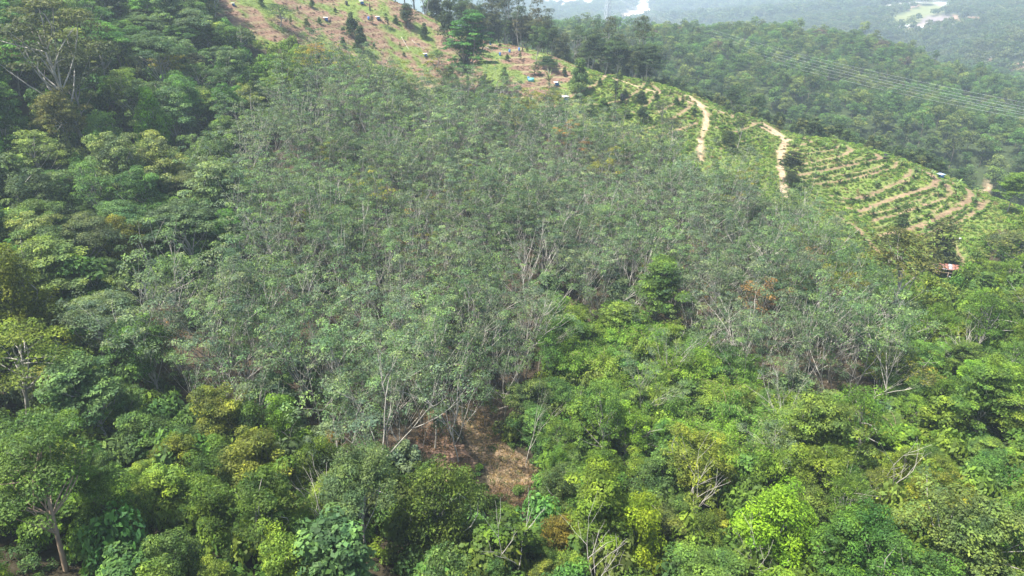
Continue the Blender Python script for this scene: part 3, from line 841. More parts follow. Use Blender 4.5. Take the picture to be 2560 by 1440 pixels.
L('broadleaf_tree','dense',0,440,1130,130,(.105,.135,.022),'olive-yellow dense tree below the orange-flushed one')
L('broadleaf_tree','dense',1,835,1120,70,(.19,.14,.03),'orange-topped narrow tree just above the spreading bare-trunk tree',sz=1.2)
L('broadleaf_tree','dome',3,2420,1330,240,(.10,.15,.045),'large pale green dome in the bottom right corner')
L('broadleaf_tree','dense',2,2330,1250,150,(.12,.14,.02),'olive-yellow dense crown above the corner dome')
L('broadleaf_tree','plume',2,1395,1180,95,(.10,.20,.03),'bright green narrow tree on the right rim of the clearing',sz=1.2)
L('broadleaf_tree','layer',2,2540,460,60,(.11,.19,.03),'bright sunlit tree on the right edge beside the sandy turn')
L('broadleaf_tree','dense',3,2490,790,110,(.07,.12,.03),'green bushy tree low on the right edge slope')
L('fruit_tree','durian',0,880,56,40,(.030,.055,.022),'round dark orchard tree higher on the brown slope',cat='tree')
L('fruit_tree','durian',1,901,95,40,(.030,.055,.022),'round dark orchard tree just below its twin on the slope',cat='tree')
L('fruit_tree','durian',2,1450,182,56,(.085,.15,.045),'leafy pyramid tree where the ridge track begins')
L('spiky_plant','spiky',0,1373,196,50,(.17,.22,.08),'pale spiky-leaved plant on the brown slope',cat='plant')
for k, (px, py, wpx, key, tint, base, lab) in enumerate([
 (1505,108,46,'high',(.085,.080,.05),(1504,172),'rusty-crowned tree on a white trunk above the first terrace'),
 (1578,98,56,'high',(.06,.09,.045),(1576,160),'flat-topped tall tree on the ridge with open branching'),
 (1425,95,44,'high',(.095,.105,.05),(1426,150),'olive-topped tall tree on the ridge near the track head'),
 (1292,38,52,'high',(.080,.095,.045),(1292,114),'tall pale-trunked tree standing highest on the ridge'),
 (1268,45,36,'high',(.080,.095,.05),(1268,108),'slim pale-trunked tree left of the highest ridge tree'),
 (1205,35,40,'thin',(.07,.08,.05),(1206,62),'half-bare grey tree behind the tiered tree'),
 (1237,40,40,'high',(.045,.07,.035),(1236,98),'dark narrow tree between pale trunks on the ridge'),
 (1345,95,56,'dome',(.055,.10,.04),(1338,160),'dark green branching tree at the right end of the brown slope'),
 (1120,45,50,'durian',(.05,.075,.035),(1121,104),'dark bushy tree with short trunk left of the tiered tree'),
 (1017,30,50,'dense',(.05,.075,.04),(1017,66),'dark round tree above a shaded green patch'),
 (1062,75,24,'durian',(.045,.075,.035),(1062,96),'small dark orchard tree on the grassy shoulder'),
 (968,48,18,'slim',(.05,.085,.035),(972,74),'thin small tree with a shadow on the grass'),
 (1155,160,38,'durian',(.05,.10,.03),(1157,180),'dark green bush left of the tiered tree trunk'),
 (1090,135,46,'airy',(.06,.115,.04),(1090,170),'open young tree lower on the brown slope'),
 (1125,185,50,'durian',(.105,.125,.05),(1122,215),'olive pyramid bush at the edge of the rubber stand'),
 (1208,205,44,'dense',(.075,.085,.04),(1218,244),'brownish-olive round tree right of the tiered tree'),
 (1262,185,26,'durian',(.055,.105,.03),(1262,206),'small green bush above the yellow-green mound'),
 (1368,150,46,'layer',(.045,.095,.04),(1368,176),'dark green tree shading the grass at the ridge'),
 (1340,168,30,'slim',(.065,.12,.04),(1338,188),'light young tree under the dark ridge tree'),
 (1375,240,80,'dome',(.125,.155,.045),(1370,282),'yellow-green tree beside the white-topped tank'),
 (1446,238,18,'durian',(.045,.085,.03),(1446,256),'little dark tree beside the white-topped tank'),
 (1476,270,34,'durian',(.06,.115,.035),(1474,292),'mid-green cone tree below the white-topped tank'),
 (1508,258,34,'durian',(.07,.13,.035),(1508,274),'low round bush on the first green bench'),
 (1540,212,42,'slim',(.075,.115,.04),(1536,262),'tall wispy tree in the middle of the ridge terraces'),
 (1530,286,36,'slim',(.06,.11,.035),(1530,302),'green cone tree below the first bench'),
 (1565,280,24,'durian',(.06,.105,.035),(1565,294),'small round terrace tree on a dirt patch'),
 (1603,240,30,'durian',(.035,.062,.028),(1600,256),'dark round terrace tree above its twin'),
 (1605,278,42,'dense',(.035,.062,.028),(1602,304),'dark bushy terrace tree right of the small round one'),
 (1657,262,58,'airy',(.06,.08,.04),(1655,305),'large grey-green airy tree among the terraces'),
 (1672,305,66,'airy',(.055,.075,.038),(1668,335),'larger dark airy tree at the edge of the terraces'),
 (1560,232,26,'durian',(.04,.07,.03),(1562,246),'dark low tree with a black tank beneath'),
 (1690,252,18,'durian',(.04,.08,.03),(1690,262),'tiny dark tree near the sandy ridge track'),
 (1846,300,28,'high',(.045,.07,.03),(1842,372),'small-crowned tree on a pale stick trunk between the tracks'),
 (1820,345,56,'dense',(.045,.07,.03),(1820,372),'dark rounded tree between the two sandy tracks'),
 (1978,402,60,'layer',(.045,.062,.035),(1966,455),'dark leaning tree standing over the pale sandy track'),
 (1975,438,44,'dense',(.045,.065,.03),(1972,462),'dark lower bush beside the pale sandy track'),
 (2245,345,36,'high',(.07,.095,.04),(2236,392),'lone tree on a white leaning trunk behind the terrace ridge'),
]):
    L('orchard_tree' if wpx < 50 and key != 'high' else 'tall_tree', key, k, px, py, wpx, tint, lab, base=base)

# ------------------------------------------------------------------ the forest
FARZ = [p for p, c in FARPAINT]
def scatter(n_try, xr, spacing, seed, yr, dens=None):
    """jittered points over the sector, thinned by spacing"""
    r = np.random.RandomState(seed)
    gx = np.arange(xr[0], xr[1], spacing); gy = np.arange(yr[0], yr[1], spacing * .87)
    X, Y = np.meshgrid(gx, gy); X = X + (np.arange(len(gy)) % 2)[:, None] * spacing / 2
    X = (X + spacing * .75 * (r.rand(*X.shape) - .5)).ravel(); Y = (Y + spacing * .75 * (r.rand(*Y.shape) - .5)).ravel()
    return X, Y

def away(X, Y, k=1.0):
    m = np.ones(len(X), bool)
    for x, y, rd in placed:
        m &= np.hypot(X - x, Y - y) > rd * k
    return m

KEEP = []          # open strips in front of the trunks that show bare in the photograph
for a_, b_ in ((498,708),(66,1060),(915,1400),(2185,830),(2510,700),(160,1425),(1314,1165),(365,715),(1113,1150)):
    P_, _r = at(a_, b_); u_ = -P_[:2] / np.linalg.norm(P_[:2])
    for i_ in range(5):
        placed.append((P_[0] + u_[0] * (2 + 3.6 * i_), P_[1] + u_[1] * (2 + 3.6 * i_), 3.6))
        if i_ < 3: KEEP.append((P_[0] + u_[0] * (1 + 3 * i_), P_[1] + u_[1] * (1 + 3 * i_), 2.6))
def keep_ok(X, Y):
    m_ = np.ones(len(X), bool)
    for x_, y_, r_ in KEEP: m_ &= np.hypot(X - x_, Y - y_) > r_
    return m_
HOLES = [(2010,1020,60),(2000,1050,50),(300,960,70),(250,900,60),(1330,760,30),(870,830,45),(1200,600,40),(1140,820,40),(600,720,40),(780,900,30),(1430,700,20)]
def jungle_tint(px, py, r):
    """pigment by neighbourhood, with each tree its own"""
    if px < 620 and py < 980:
        base = [G_DK, G_MD, (.040,.085,.024), (.058,.088,.040), (.048,.075,.030), (.09,.12,.04)][r.randint(6)]
        g = 1.95
    elif py > 930 and px < 1450:
        base = [(.078,.135,.024), (.055,.11,.024), (.088,.15,.028), (.062,.125,.034), (.05,.10,.026), (.068,.115,.034), (.105,.165,.028)][r.randint(7)]
        g = 1.2
    else:
        base = [(.085,.155,.024), (.10,.17,.024), (.07,.135,.028), (.11,.165,.024), (.08,.145,.036), (.07,.125,.024), (.095,.145,.03)][r.randint(7)]
        g = 1.12
    g *= 1 + .13 * r.randn()
    j = 1 + .07 * r.randn(3)
    return tuple(np.clip(np.array(base) * g * j, .012, .3))

near_things = []   # (apparent width px, name, key, idx, x, y, z, s, rz, tint, sz, tilt, px, py)
def add_near(name, key, x, y, s, tint, r, sz=1.0, tilt=(0, 0)):
    i = r.randint(len(PROTO[key])); p = PROTO[key][i]
    z = float(ground(x, y)); R = math.sqrt(x * x + y * y + z * z)
    a, b = proj(x, y, z + p['hc'] * s)
    vis = (-20 < a < 2580) and (-20 < b < 1470)
    near_things.append((p['W'] * s * F / R if vis else 0, name, key, i, x, y, z, s, r.rand() * 6.28, tint, sz, tilt, float(a), float(b)))

r = np.random.RandomState(11)
def b_gap(x, y): return fbm(np.array([x]), np.array([y]), .23, 3, 17)[0] > .44
# rubber stand
X, Y = scatter(0, (-200, 260), 4.75, 3, (60, 330))
Z = ground(X, Y)
px, py = proj(X, Y, Z + 10)
m = inpoly(px + 45 * fbm(X, Y, .1, 3, 4), py + 35 * fbm(X, Y, .13, 3, 8), RUB) & (np.hypot(X, Y) < ridge_d(X, Y)) & away(X, Y, .7) & ~(inpoly(*proj(X, Y, Z + 15), OPEN) & (px > 1500)) & ~inpoly(px, py, BAMB) & ~inpoly(*proj(X, Y, Z), CLEAR)
for hx, hy, hr in HOLES:
    m &= np.hypot(px - hx, (py - hy)) > hr * .8
for x, y, a, b in zip(X[m], Y[m], px[m], py[m]):
    wind = (a > 1500 and b > 520)
    q = r.rand()
    paleness = 1.4 if (1150 < a < 1420 and 640 < b < 960) else 1.0
    if q < (.06 * paleness): nm, key = 'bare_tree', 'bare'
    elif q < .26 * paleness: nm, key = 'rubber_tree', 'thin'
    elif wind and q < .75: nm, key = 'rubber_tree', 'rubberwind'
    elif q > .93: nm, key = 'broadleaf_tree', 'bigleaf'
    else: nm, key = 'rubber_tree', 'rubber'
    t = np.array([(.102,.150,.090), (.088,.146,.074), (.112,.150,.100), (.10,.166,.072)][r.randint(4)]) * (1 + .14 * r.randn()) * (1 + .30 * fbm(np.array([x]), np.array([y]), .07, 3, 23)[0])
    if r.rand() < .03: t = np.array([.16, .17, .03])
    if r.rand() < .012: t = np.array([.22, .14, .06])
    if b_gap(x, y): continue
    s = (.80 + .58 * r.rand() + .16 * fbm(np.array([x]), np.array([y]), .09, 2, 29)[0]) * (1.0 if key != 'bigleaf' else .75)
    rot = r.rand() * 6.28
    near_things_len = len(near_things)
    add_near(nm, key, x, y, s, tuple(np.clip(t, .015, .3)), r, 1.0, (.05 * r.randn(), .05 * r.randn() + (.05 if wind else 0)))
    if key == 'rubberwind':
        e = list(near_things[-1]); e[8] = .5 * r.randn(); near_things[-1] = tuple(e)
# bamboo
X, Y = scatter(0, (-50, 200), 5.2, 5, (60, 200)); Z = ground(X, Y); px, py = proj(X, Y, Z + 6)
m = inpoly(px + 30 * fbm(X, Y, .15, 3, 6), py + 30 * fbm(X, Y, .15, 3, 7), BAMB) & away(X, Y, .8)
for x, y in zip(X[m], Y[m]):
    t = np.array([(.14,.245,.035), (.12,.23,.035), (.10,.20,.042), (.155,.24,.040)][r.randint(4)]) * (1 + .12 * r.randn())
    if r.rand() < .13: add_near('rubber_tree', ['thin', 'rubber'][r.randint(2)], x + 1.5, y, .85 + .2 * r.rand(), (.10, .15, .08), r)
    if r.rand() < .28: add_near('broadleaf_tree', ['dense', 'dome', 'airy', 'bigleaf'][r.randint(4)], x, y, .7 + .2 * r.rand(), tuple(t * [.7, .78, 1.1]), r)
    else: add_near('bamboo_clump', 'bamboo', x, y, .8 + .4 * r.rand(), tuple(t), r)
# jungle
X, Y = scatter(0, (-330, 330), 6.0, 9, (42, 335)); Z = ground(X, Y); px, py = proj(X, Y, Z + 10); gx_, gy_ = proj(X, Y, Z)
tx, ty = proj(X, Y, Z + 14)
D = np.hypot(X, Y)
m = (D < ridge_d(X, Y) + 3) & (np.abs(np.arctan2(X, Y)) < .92) & ~inpoly(px, py, RUB) & ~inpoly(px, py, BAMB) & away(X, Y, .95)
m &= ~inpoly(tx, ty, OPEN) & ~inpoly(px, py, OPEN) & ~inpoly(gx_, gy_, OPEN) & ~inpoly(gx_, gy_, CLEAR) & (px > -260) & (px < 2830) & ~inpoly(px, py + 20, CLEAR)
for hx, hy, hr in HOLES:
    m &= np.hypot(px - hx, (py - hy)) > hr
for x, y, a, b in zip(X[m], Y[m], px[m], py[m]):
    t = jungle_tint(a, b, r)
    left = a < 620 and b < 980
    ks = ['dome', 'dome', 'dome', 'umbrella', 'layer', 'dense', 'bigleaf', 'airy'] if left else (['dense', 'viny', 'dome', 'bigleaf', 'dense', 'viny', 'airy'] if (b > 930 and a < 1450) else ['dense', 'dome', 'bigleaf', 'dense', 'viny', 'plume', 'airy', 'layer', 'dome', 'dense', 'airy'])
    key = ks[r.randint(len(ks))]
    s = (.52 + .66 * r.rand() ** 1.3) * (1.2 if left else (.95 if b > 500 else .9))
    if r.rand() < .035: add_near('bare_tree', 'bare', x + 2, y, .75 + .25 * r.rand(), t, r)
    add_near('broadleaf_tree', key, x, y, s, t, r, .75 + .5 * r.rand(), (.07 * r.randn(), .07 * r.randn()))
# small second storey between the big crowns (still single trees)
X, Y = scatter(0, (-330, 330), 4.2, 19, (42, 335)); Z = ground(X, Y); px, py = proj(X, Y, Z + 5); gx_, gy_ = proj(X, Y, Z)
D = np.hypot(X, Y)
lower = (D < ridge_d(X, Y) + 3) & (np.abs(np.arctan2(X, Y)) < .92) & ~inpoly(*proj(X, Y, Z + 8), RUB) & keep_ok(X, Y) & ~inpoly(px, py, OPEN) & ~inpoly(gx_, gy_, OPEN) & ~inpoly(gx_, gy_, CLEAR) & ~inpoly(px, py, CLEAR) & (px > -260) & (px < 2830)
US = []            # understorey instances
for x, y, a, b in zip(X[lower], Y[lower], px[lower], py[lower]):
    US.append((x, y, a, b))
# fringe of ridge trees along the skyline, left of the terraces and behind
def fringe(px0, px1, n, dd, key_list, smin, smax, seed, tints):
    rr = np.random.RandomState(seed)
    for k in range(n):
        a = px0 + (px1 - px0) * (k + rr.rand()) / n
        th = math.atan((a - 1280) / F / .93)
        th = np.interp(a, [960, 1280, 1600, 1960, 2560], [-.178, .0, .172, .36, .605])
        d = float(ridge_d(math.sin(th), math.cos(th))) + dd[0] + (dd[1] - dd[0]) * rr.rand()
        t = np.array(tints[rr.randint(len(tints))]) * (1 + .12 * rr.randn())
        add_near('ridge_tree', key_list[rr.randint(len(key_list))], d * math.sin(th), d * math.cos(th), smin + (smax - smin) * rr.rand(), tuple(t), rr)
RT = [(.045,.075,.035), (.07,.085,.045), (.055,.09,.04), (.085,.085,.05)]
fringe(940, 1370, 30, (8, 22), ['high', 'dome', 'high', 'dense'], 1.0, 1.5, 31, RT)
fringe(1150, 1640, 34, (4, 26), ['dome', 'dense', 'high', 'dome'], .9, 1.35, 32, RT)
fringe(1480, 1660, 8, (2, 10), ['dome', 'layer'], 1.0, 1.4, 33, [(.035,.06,.03), (.045,.08,.035)])
fringe(1480, 2460, 46, (3, 8), ['durian', 'durian', 'bigleaf'], .35, .75, 34, [(.09,.11,.045), (.07,.11,.045), (.05,.08,.035)])
fringe(1650, 2560, 44, (12, 45), ['dome', 'dense', 'bigleaf'], .7, 1.1, 35, [(.045,.08,.04), (.06,.10,.045)])

# --- individuals: the largest 300 of each kind in the picture; the rest joined per kind
stuff_pts = {}
def to_stuff(skey, key, i, x, y, z, s, rz, tint, sz=1.0):
    stuff_pts.setdefault(skey, {}).setdefault((key, i), []).append((x, y, z, s, rz, sz, *tint))

FORM = {'dome': 'rounded', 'dense': 'dense', 'umbrella': 'flat-topped', 'layer': 'layered', 'bigleaf': 'large-leaved', 'airy': 'open', 'viny': 'vine-hung', 'plume': 'feathery', 'high': 'high-crowned',
        'rubber': 'thin-crowned', 'rubberwind': 'wind-swept', 'thin': 'half-bare', 'bare': 'leafless', 'bamboo': 'arching', 'durian': 'cone-shaped', 'far': 'rounded', 'farhigh': 'tall-stemmed'}
NOUN = {'rubber_tree': 'rubber tree', 'broadleaf_tree': 'tree', 'bare_tree': 'grey tree', 'bamboo_clump': 'bamboo clump', 'ridge_tree': 'ridge tree'}
GRP = {'rubber_tree': 'rubber trees of the grey-green stand', 'broadleaf_tree': 'jungle trees around the stand', 'bare_tree': 'leafless trees among the canopy', 'bamboo_clump': 'bamboo clumps of the bright thicket', 'ridge_tree': 'trees along the ridge'}
LIMIT = {'rubber_tree': 290, 'broadleaf_tree': 270, 'bare_tree': 60, 'bamboo_clump': 90, 'ridge_tree': 170}
near_things.sort(key=lambda t: -t[0])
count = {}
for (wp_, name, key, i, x, y, z, s, rz, tint, sz, tilt, a, b) in near_things:
    count[name] = count.get(name, 0) + 1
    if wp_ <= 0 or count[name] > LIMIT[name]:
        to_stuff(name, key, i, x, y, z, s, rz, tint, sz)
        continue
    o = tree_obj(name, PROTO[key][i], (x, y, z), s, rz, tint, tilt, sz)
    size = 'large' if wp_ > 120 else ('small' if wp_ < 55 else '')
    lab = ' '.join(f"{size} {hue(tint) if key != 'bare' else ''} {FORM[key]} {NOUN[name]} {where(a, b)}".split())
    tag(o, lab, 'bamboo' if name == 'bamboo_clump' else ('bare tree' if name == 'bare_tree' else 'tree'), GRP[name])

# --- second hill
X, Y = scatter(0, (-330, 900), 8.8, 41, (330, 1000)); D = np.hypot(X, Y); Z = ground(X, Y); px, py = proj(X, Y, Z + 9)
m = (D > ridge_d(X, Y) + 34) & (D < 980) & (px > 1050) & (px < 2760) & (py > -60)
hill = []
r = np.random.RandomState(43)
for x, y, z, d, a, b in zip(X[m], Y[m], Z[m], D[m], px[m], py[m]):
    key = 'farhigh' if r.rand() < .14 else 'far'; i = r.randint(len(PROTO[key])); s = .5 + .62 * r.rand() ** 1.4
    t = np.array([(.066,.125,.038), (.084,.142,.044), (.055,.105,.038), (.10,.136,.048), (.12,.158,.052), (.07,.145,.042)][r.randint(6)]) * (1 + .18 * r.randn())
    q = r.rand()
    if q < .02: t = np.array([.11, .17, .05])
    elif q < .035: t = np.array([.10, .075, .06])
    hill.append((11 * s * F / d if (0 < a < 2560 and 0 < b) else 0, key, i, x, y, z, s, r.rand() * 6.28, tuple(np.clip(t, .01, .3)), a, b))
HREL = [('the power lines',1800,130),('the hill crest',2000,60),('the terrace ridge',2150,360),('the valley head',1700,200),('the bright crown on the far hill',2330,190),('the last terrace tip',2450,430),('the far sandy turn',2520,440),('the hill shoulder',2350,150),('the saddle behind the ridge trees',1450,60),('the middle of the far slope',2050,230),('the right end of the far slope',2500,260),('the pylon',1530,50)]
def where2(px, py):
    b = min(HREL, key=lambda q: (q[1] - px) ** 2 + 2 * (q[2] - py) ** 2)
    dx, dy = px - b[1], py - b[2]; D_ = math.hypot(dx, dy); a = math.degrees(math.atan2(-dy, dx)) % 360
    dr = ['right of', 'upper right of', 'above', 'upper left of', 'left of', 'lower left of', 'below', 'lower right of'][int((a + 22.5) // 45) % 8]
    return f"{'just' if D_ < 45 else ('close' if D_ < 90 else ('well' if D_ < 150 else 'far'))} {dr} {b[0]}"
hill.sort(key=lambda t: -t[0])
for k, (wp_, key, i, x, y, z, s, rz, tint, a, b) in enumerate(hill):
    if k < 290 and wp_ > 0:
        o = tree_obj('hill_tree', PROTO[key][i], (x, y, z), s, rz, tint, small=True)
        size = 'broad' if s > 1.1 else ('small' if s < .9 else 'middling')
        tag(o, f"{size} {hue(tint)} {FORM[key]} forest tree {where2(a, b)}", 'tree', 'forest trees on the hill across the valley')
    else:
        to_stuff('hill_tree', key, i, x, y, z, s, rz, tint)
# --- far hill and plain woods
for sp, dmin, dmax, smul, seed in ((15, 980, 1900, 1.0, 51), (34, 1900, 4600, 2.2, 52)):
    X, Y = scatter(0, (-400 if dmin < 1500 else -900, dmax * .8), sp, seed, (dmin * .6, dmax)); D = np.hypot(X, Y)
    Z = ground(X, Y); px, py = proj(X, Y, Z)
    m = (D > dmin) & (D < dmax) & (px > 1150) & (px < 2700) & (py > -40)
    for poly in FARZ: m &= ~inpoly(px, py, poly)
    if dmin > 1500: m &= fbm(X, Y, .004, 4, 9) < .25
    r = np.random.RandomState(seed)
    for x, y, z in zip(X[m], Y[m], Z[m]):
        t = np.array([(.045,.080,.035), (.055,.085,.038), (.07,.09,.045)][r.randint(3)]) * (1 + .2 * r.randn())
        to_stuff('distant_forest', 'speck', r.randint(2), x, y, z, smul * (.7 + .6 * r.rand()), r.rand() * 6.28, tuple(np.clip(t, .01, .3)))

# --- undergrowth
r = np.random.RandomState(61)
for x, y, a, b in US:
    t = np.array(jungle_tint(a, b, r)) * .95
    to_stuff('undergrowth', 'bush', r.randint(3), x, y, float(0), (.9 + 1.1 * r.rand()), r.rand() * 6.28, tuple(t), 1.1 + .9 * r.rand())
X, Y = scatter(0, (-200, 260), 4.6, 63, (60, 330)); Z = ground(X, Y); px, py = proj(X, Y, Z + 6)
m = inpoly(px, py, RUB) & (fbm(X, Y, .12, 3, 66) > -.12) & ~inpoly(*proj(X, Y, Z), CLEAR)
for hx, hy, hr in HOLES: m &= np.hypot(px - hx, (py - hy)) > hr
for x, y in zip(X[m], Y[m]):
    t = np.array([(.045,.075,.03), (.06,.09,.035), (.08,.085,.045)][r.randint(3)])
    to_stuff('undergrowth', 'bush', r.randint(3), x, y, 0., .55 + .6 * r.rand(), r.rand() * 6.28, tuple(t))
X, Y = scatter(0, (-130, 130), 2.3, 69, (45, 190)); Z = ground(X, Y); px, py = proj(X, Y, Z)
m = (px > -100) & (px < 2660) & (py < 1560) & ~inpoly(px, py, CLEAR) & ~inpoly(px, py, RUB_G)
for x, y, a, b in zip(X[m], Y[m], px[m], py[m]):
    t = np.array(jungle_tint(a, b, r)) * .85
    to_stuff('undergrowth', 'bush' if r.rand() < .4 else 'cover', r.randint(3), x, y, 0., (.35 + .35 * r.rand()) * 1.2, r.rand() * 6.28, tuple(t))
# low cover on the open ground
X, Y = scatter(0, (-150, 280), 1.25, 71, (130, 350)); D = np.hypot(X, Y)
m = D < ridge_d(X, Y) + 10; X, Y = X[m], Y[m]
Z, sand = ground(X, Y, True); px, py = proj(X, Y, Z)
m = (inpoly(px, py, OPEN) | inpoly(px, py - 26, OPEN)) & (px > -50) & (px < 2620) & (py > -40); X, Y, Z, sand, px, py = (q[m] for q in (X, Y, Z, sand, px, py))
fern = inpoly(px, py, FERN); n3 = fbm(X, Y, .16, 4, 3) * .9 + fbm(X, Y, .4, 4, 2) * .6; nz = fbm(X, Y, .12, 3, 73)
for x, y, s_, f_, n_, q_, a, b, zz_, m_ in zip(X, Y, sand, fern, n3, nz, px, py, Z, fbm(X, Y, .06, 4, 1)):
    u = r.rand()
    if s_ > .28:
        if u > .07: continue
    if f_ and n_ > -.1:
        if u < .6 and abs(((zz_ + 1.2 * m_) / 2.1) % 1 - .5) > .12:
            t = np.array([(.155,.100,.074), (.12,.074,.055), (.21,.15,.11)][r.randint(3)]) * (1 + .12 * r.randn())
            to_stuff('dry_fern', 'grass' if u < .4 else 'cover', r.randint(3), x, y, 0., .4 + .4 * r.rand(), r.rand() * 6.28, tuple(t), .5)
    elif f_:
        if u < .6:
            t = np.array([(.12,.17,.04), (.15,.18,.055)][r.randint(2)]) * (1 + .12 * r.randn())
            to_stuff('grass_cover', 'grass', r.randint(3), x, y, 0., .5 + .4 * r.rand(), r.rand() * 6.28, tuple(t), .6)
    else:
        t = np.array([(.13,.22,.035), (.16,.24,.045), (.09,.16,.035), (.19,.21,.07)][r.randint(4)]) * (1 + .15 * r.randn())
        if q_ < -.25 and u < .5: t = np.array([.2, .17, .08])
        k = 'cover' if u < .75 else 'grass'
        to_stuff('grass_cover', k, r.randint(3), x, y, 0., (.4 + .5 * r.rand()) * (1.35 if q_ > .2 else 1), r.rand() * 6.28, tuple(t), .9)
# shrubs among terraces
X, Y = scatter(0, (-50, 280), 4.2, 75, (140, 345)); D = np.hypot(X, Y); Z, sand = ground(X, Y, True); px, py = proj(X, Y, Z)
m = inpoly(px, py, OPEN) & ~inpoly(px, py, FERN) & (D < ridge_d(X, Y) + 4) & (sand < .02) & (px < 2620)
for x, y, a, b in zip(X[m], Y[m], px[m], py[m]):
    if r.rand() < (.75 if fbm(np.array([x]), np.array([y]), .12, 3, 73)[0] > 0 else .3):
        t = np.array([(.10,.18,.035), (.13,.22,.04), (.07,.13,.035), (.15,.18,.055)][r.randint(4)]) * (1 + .12 * r.randn())
        to_stuff('undergrowth', 'bush', r.randint(3), x, y, 0., .3 + .4 * r.rand(), r.rand() * 6.28, tuple(t), .8)
# dry grass and brush in the clearing
X, Y = scatter(0, (-70, 60), .75, 81, (55, 150)); Z = ground(X, Y); px, py = proj(X, Y, Z)
c1 = inpoly(px, py, CLEAR); c2 = inpoly(px, py, CLEAR2)
for x, y, u1, u2, b in zip(X, Y, c1, c2, py):
    if u1:
        t = np.array([(.27,.205,.13), (.2,.145,.095), (.36,.28,.185)][r.randint(3)]) if b < 1215 else np.array([(.22,.15,.12), (.28,.19,.14), (.16,.12,.09)][r.randint(3)])
        if r.rand() < .12: t = np.array([.08, .13, .035])
        to_stuff('dry_grass', 'grass', r.randint(3), x, y, 0., .5 + .6 * r.rand() ** 2 + (.5 if b > 1215 else 0), r.rand() * 6.28, tuple(t), .7)
    elif u2 and r.rand() < .4:
        t = np.array([(.2,.14,.10), (.26,.17,.11), (.13,.10,.07)][r.randint(3)])
        to_stuff('dry_grass', 'grass', r.randint(3), x, y, 0., .6 + .5 * r.rand(), r.rand() * 6.28, tuple(t), .8)
X, Y = scatter(0, (-70, 60), 2.4, 83, (50, 100)); Z = ground(X, Y); px, py = proj(X, Y, Z + .8)
m = inpoly(px, py, CLEAR) & (py > 1225)
for x, y in zip(X[m], Y[m]):
    if r.rand() < .6:
        to_stuff('undergrowth', 'bush', r.randint(3), x, y, 0., .5 + .5 * r.rand(), r.rand() * 6.28, tuple(np.array((.085, .14, .03)) * (1 + .1 * r.randn())))

# --- bananas along the benches, one by one
bn = 0
for L_, wd in BENCH[7:21]:
    seg = np.linalg.norm(np.diff(L_[:, :2], axis=0), axis=1); tot = seg.sum(); cum = np.concatenate([[0], np.cumsum(seg)])
    for dd in np.arange(1.5, tot, 4.4):
        k = min(np.searchsorted(cum, dd) - 1, len(seg) - 1); k = max(k, 0); f = (dd - cum[k]) / seg[k]
        q = L_[k] * (1 - f) + L_[k + 1] * f; dv = (L_[k + 1] - L_[k])[:2]; nrm = np.array([-dv[1], dv[0]]) / (np.linalg.norm(dv) + 1e-9)
        off = (wd + .4 + .9 * r.rand()) * (1 if r.rand() < .5 else -1)
        x, y = q[:2] + nrm * off
        if math.hypot(x, y) > ridge_d(x, y) + 1 or r.rand() < .3: continue
        z = float(ground(x, y)); a, b = proj(x, y, z + 1.5)
        t = np.array([(.10,.18,.035), (.13,.19,.045), (.085,.15,.035)][r.randint(3)]) * (1 + .1 * r.randn())
        s = .65 + .45 * r.rand(); bn += 1
        if bn <= 200:
            o = tree_obj('banana_plant', PROTO['banana'][r.randint(3)], (x, y, z), s, r.rand() * 6.28, t)
            tag(o, f"{'short' if s < .85 else 'tall'} {'yellowing' if t[0] > .115 else 'green'} banana plant {where(float(a), float(b))}", 'banana plant', 'banana plants along the terraces')
X, Y = scatter(0, (0, 260), 3.6, 91, (170, 345)); D = np.hypot(X, Y); Z, sand = ground(X, Y, True); px, py = proj(X, Y, Z + 1)
BZ = [(2090,540),(2160,560),(2240,600),(2330,640),(2300,690),(2220,660),(2150,620)]
m = inpoly(px, py, BZ) & (sand < .3)
for x, y, z, a, b in zip(X[m], Y[m], Z[m], px[m], py[m]):
    if bn < 280 and r.rand() < .8:
        t = np.array([(.10,.18,.035), (.14,.19,.045), (.085,.15,.035)][r.randint(3)]); s = .65 + .5 * r.rand(); bn += 1
        o = tree_obj('banana_plant', PROTO['banana'][r.randint(3)], (x, y, z), s, r.rand() * 6.28, t)
        tag(o, f"{'short' if s < .85 else 'tall'} {'yellowing' if t[0] > .115 else 'green'} banana plant {where(float(a), float(b))}", 'banana plant', 'banana plants along the terraces')

for L_, wd in BENCH:
    seg = np.linalg.norm(np.diff(L_[:, :2], axis=0), axis=1); cum = np.concatenate([[0], np.cumsum(seg)])
    for dd in np.arange(.5, cum[-1], 1.15):
        k = max(min(np.searchsorted(cum, dd) - 1, len(seg) - 1), 0); f = (dd - cum[k]) / seg[k]
        q = L_[k] * (1 - f) + L_[k + 1] * f; dv = (L_[k + 1] - L_[k])[:2]; nrm = np.array([-dv[1], dv[0]]) / (np.linalg.norm(dv) + 1e-9)
        if nrm @ q[:2] > 0: nrm = -nrm                         # the downhill, outer lip
        if r.rand() < .2: continue
        x, y = q[:2] + nrm * (wd + .5 + .4 * r.rand())
        t = np.array([(.075,.14,.032), (.10,.18,.038), (.06,.115,.03)][r.randint(3)]) * (1 + .12 * r.randn())
        to_stuff('planting_rows', 'bush', r.randint(3), x, y, 0., .26 + .18 * r.rand(), r.rand() * 6.28, tuple(t), 1.1)

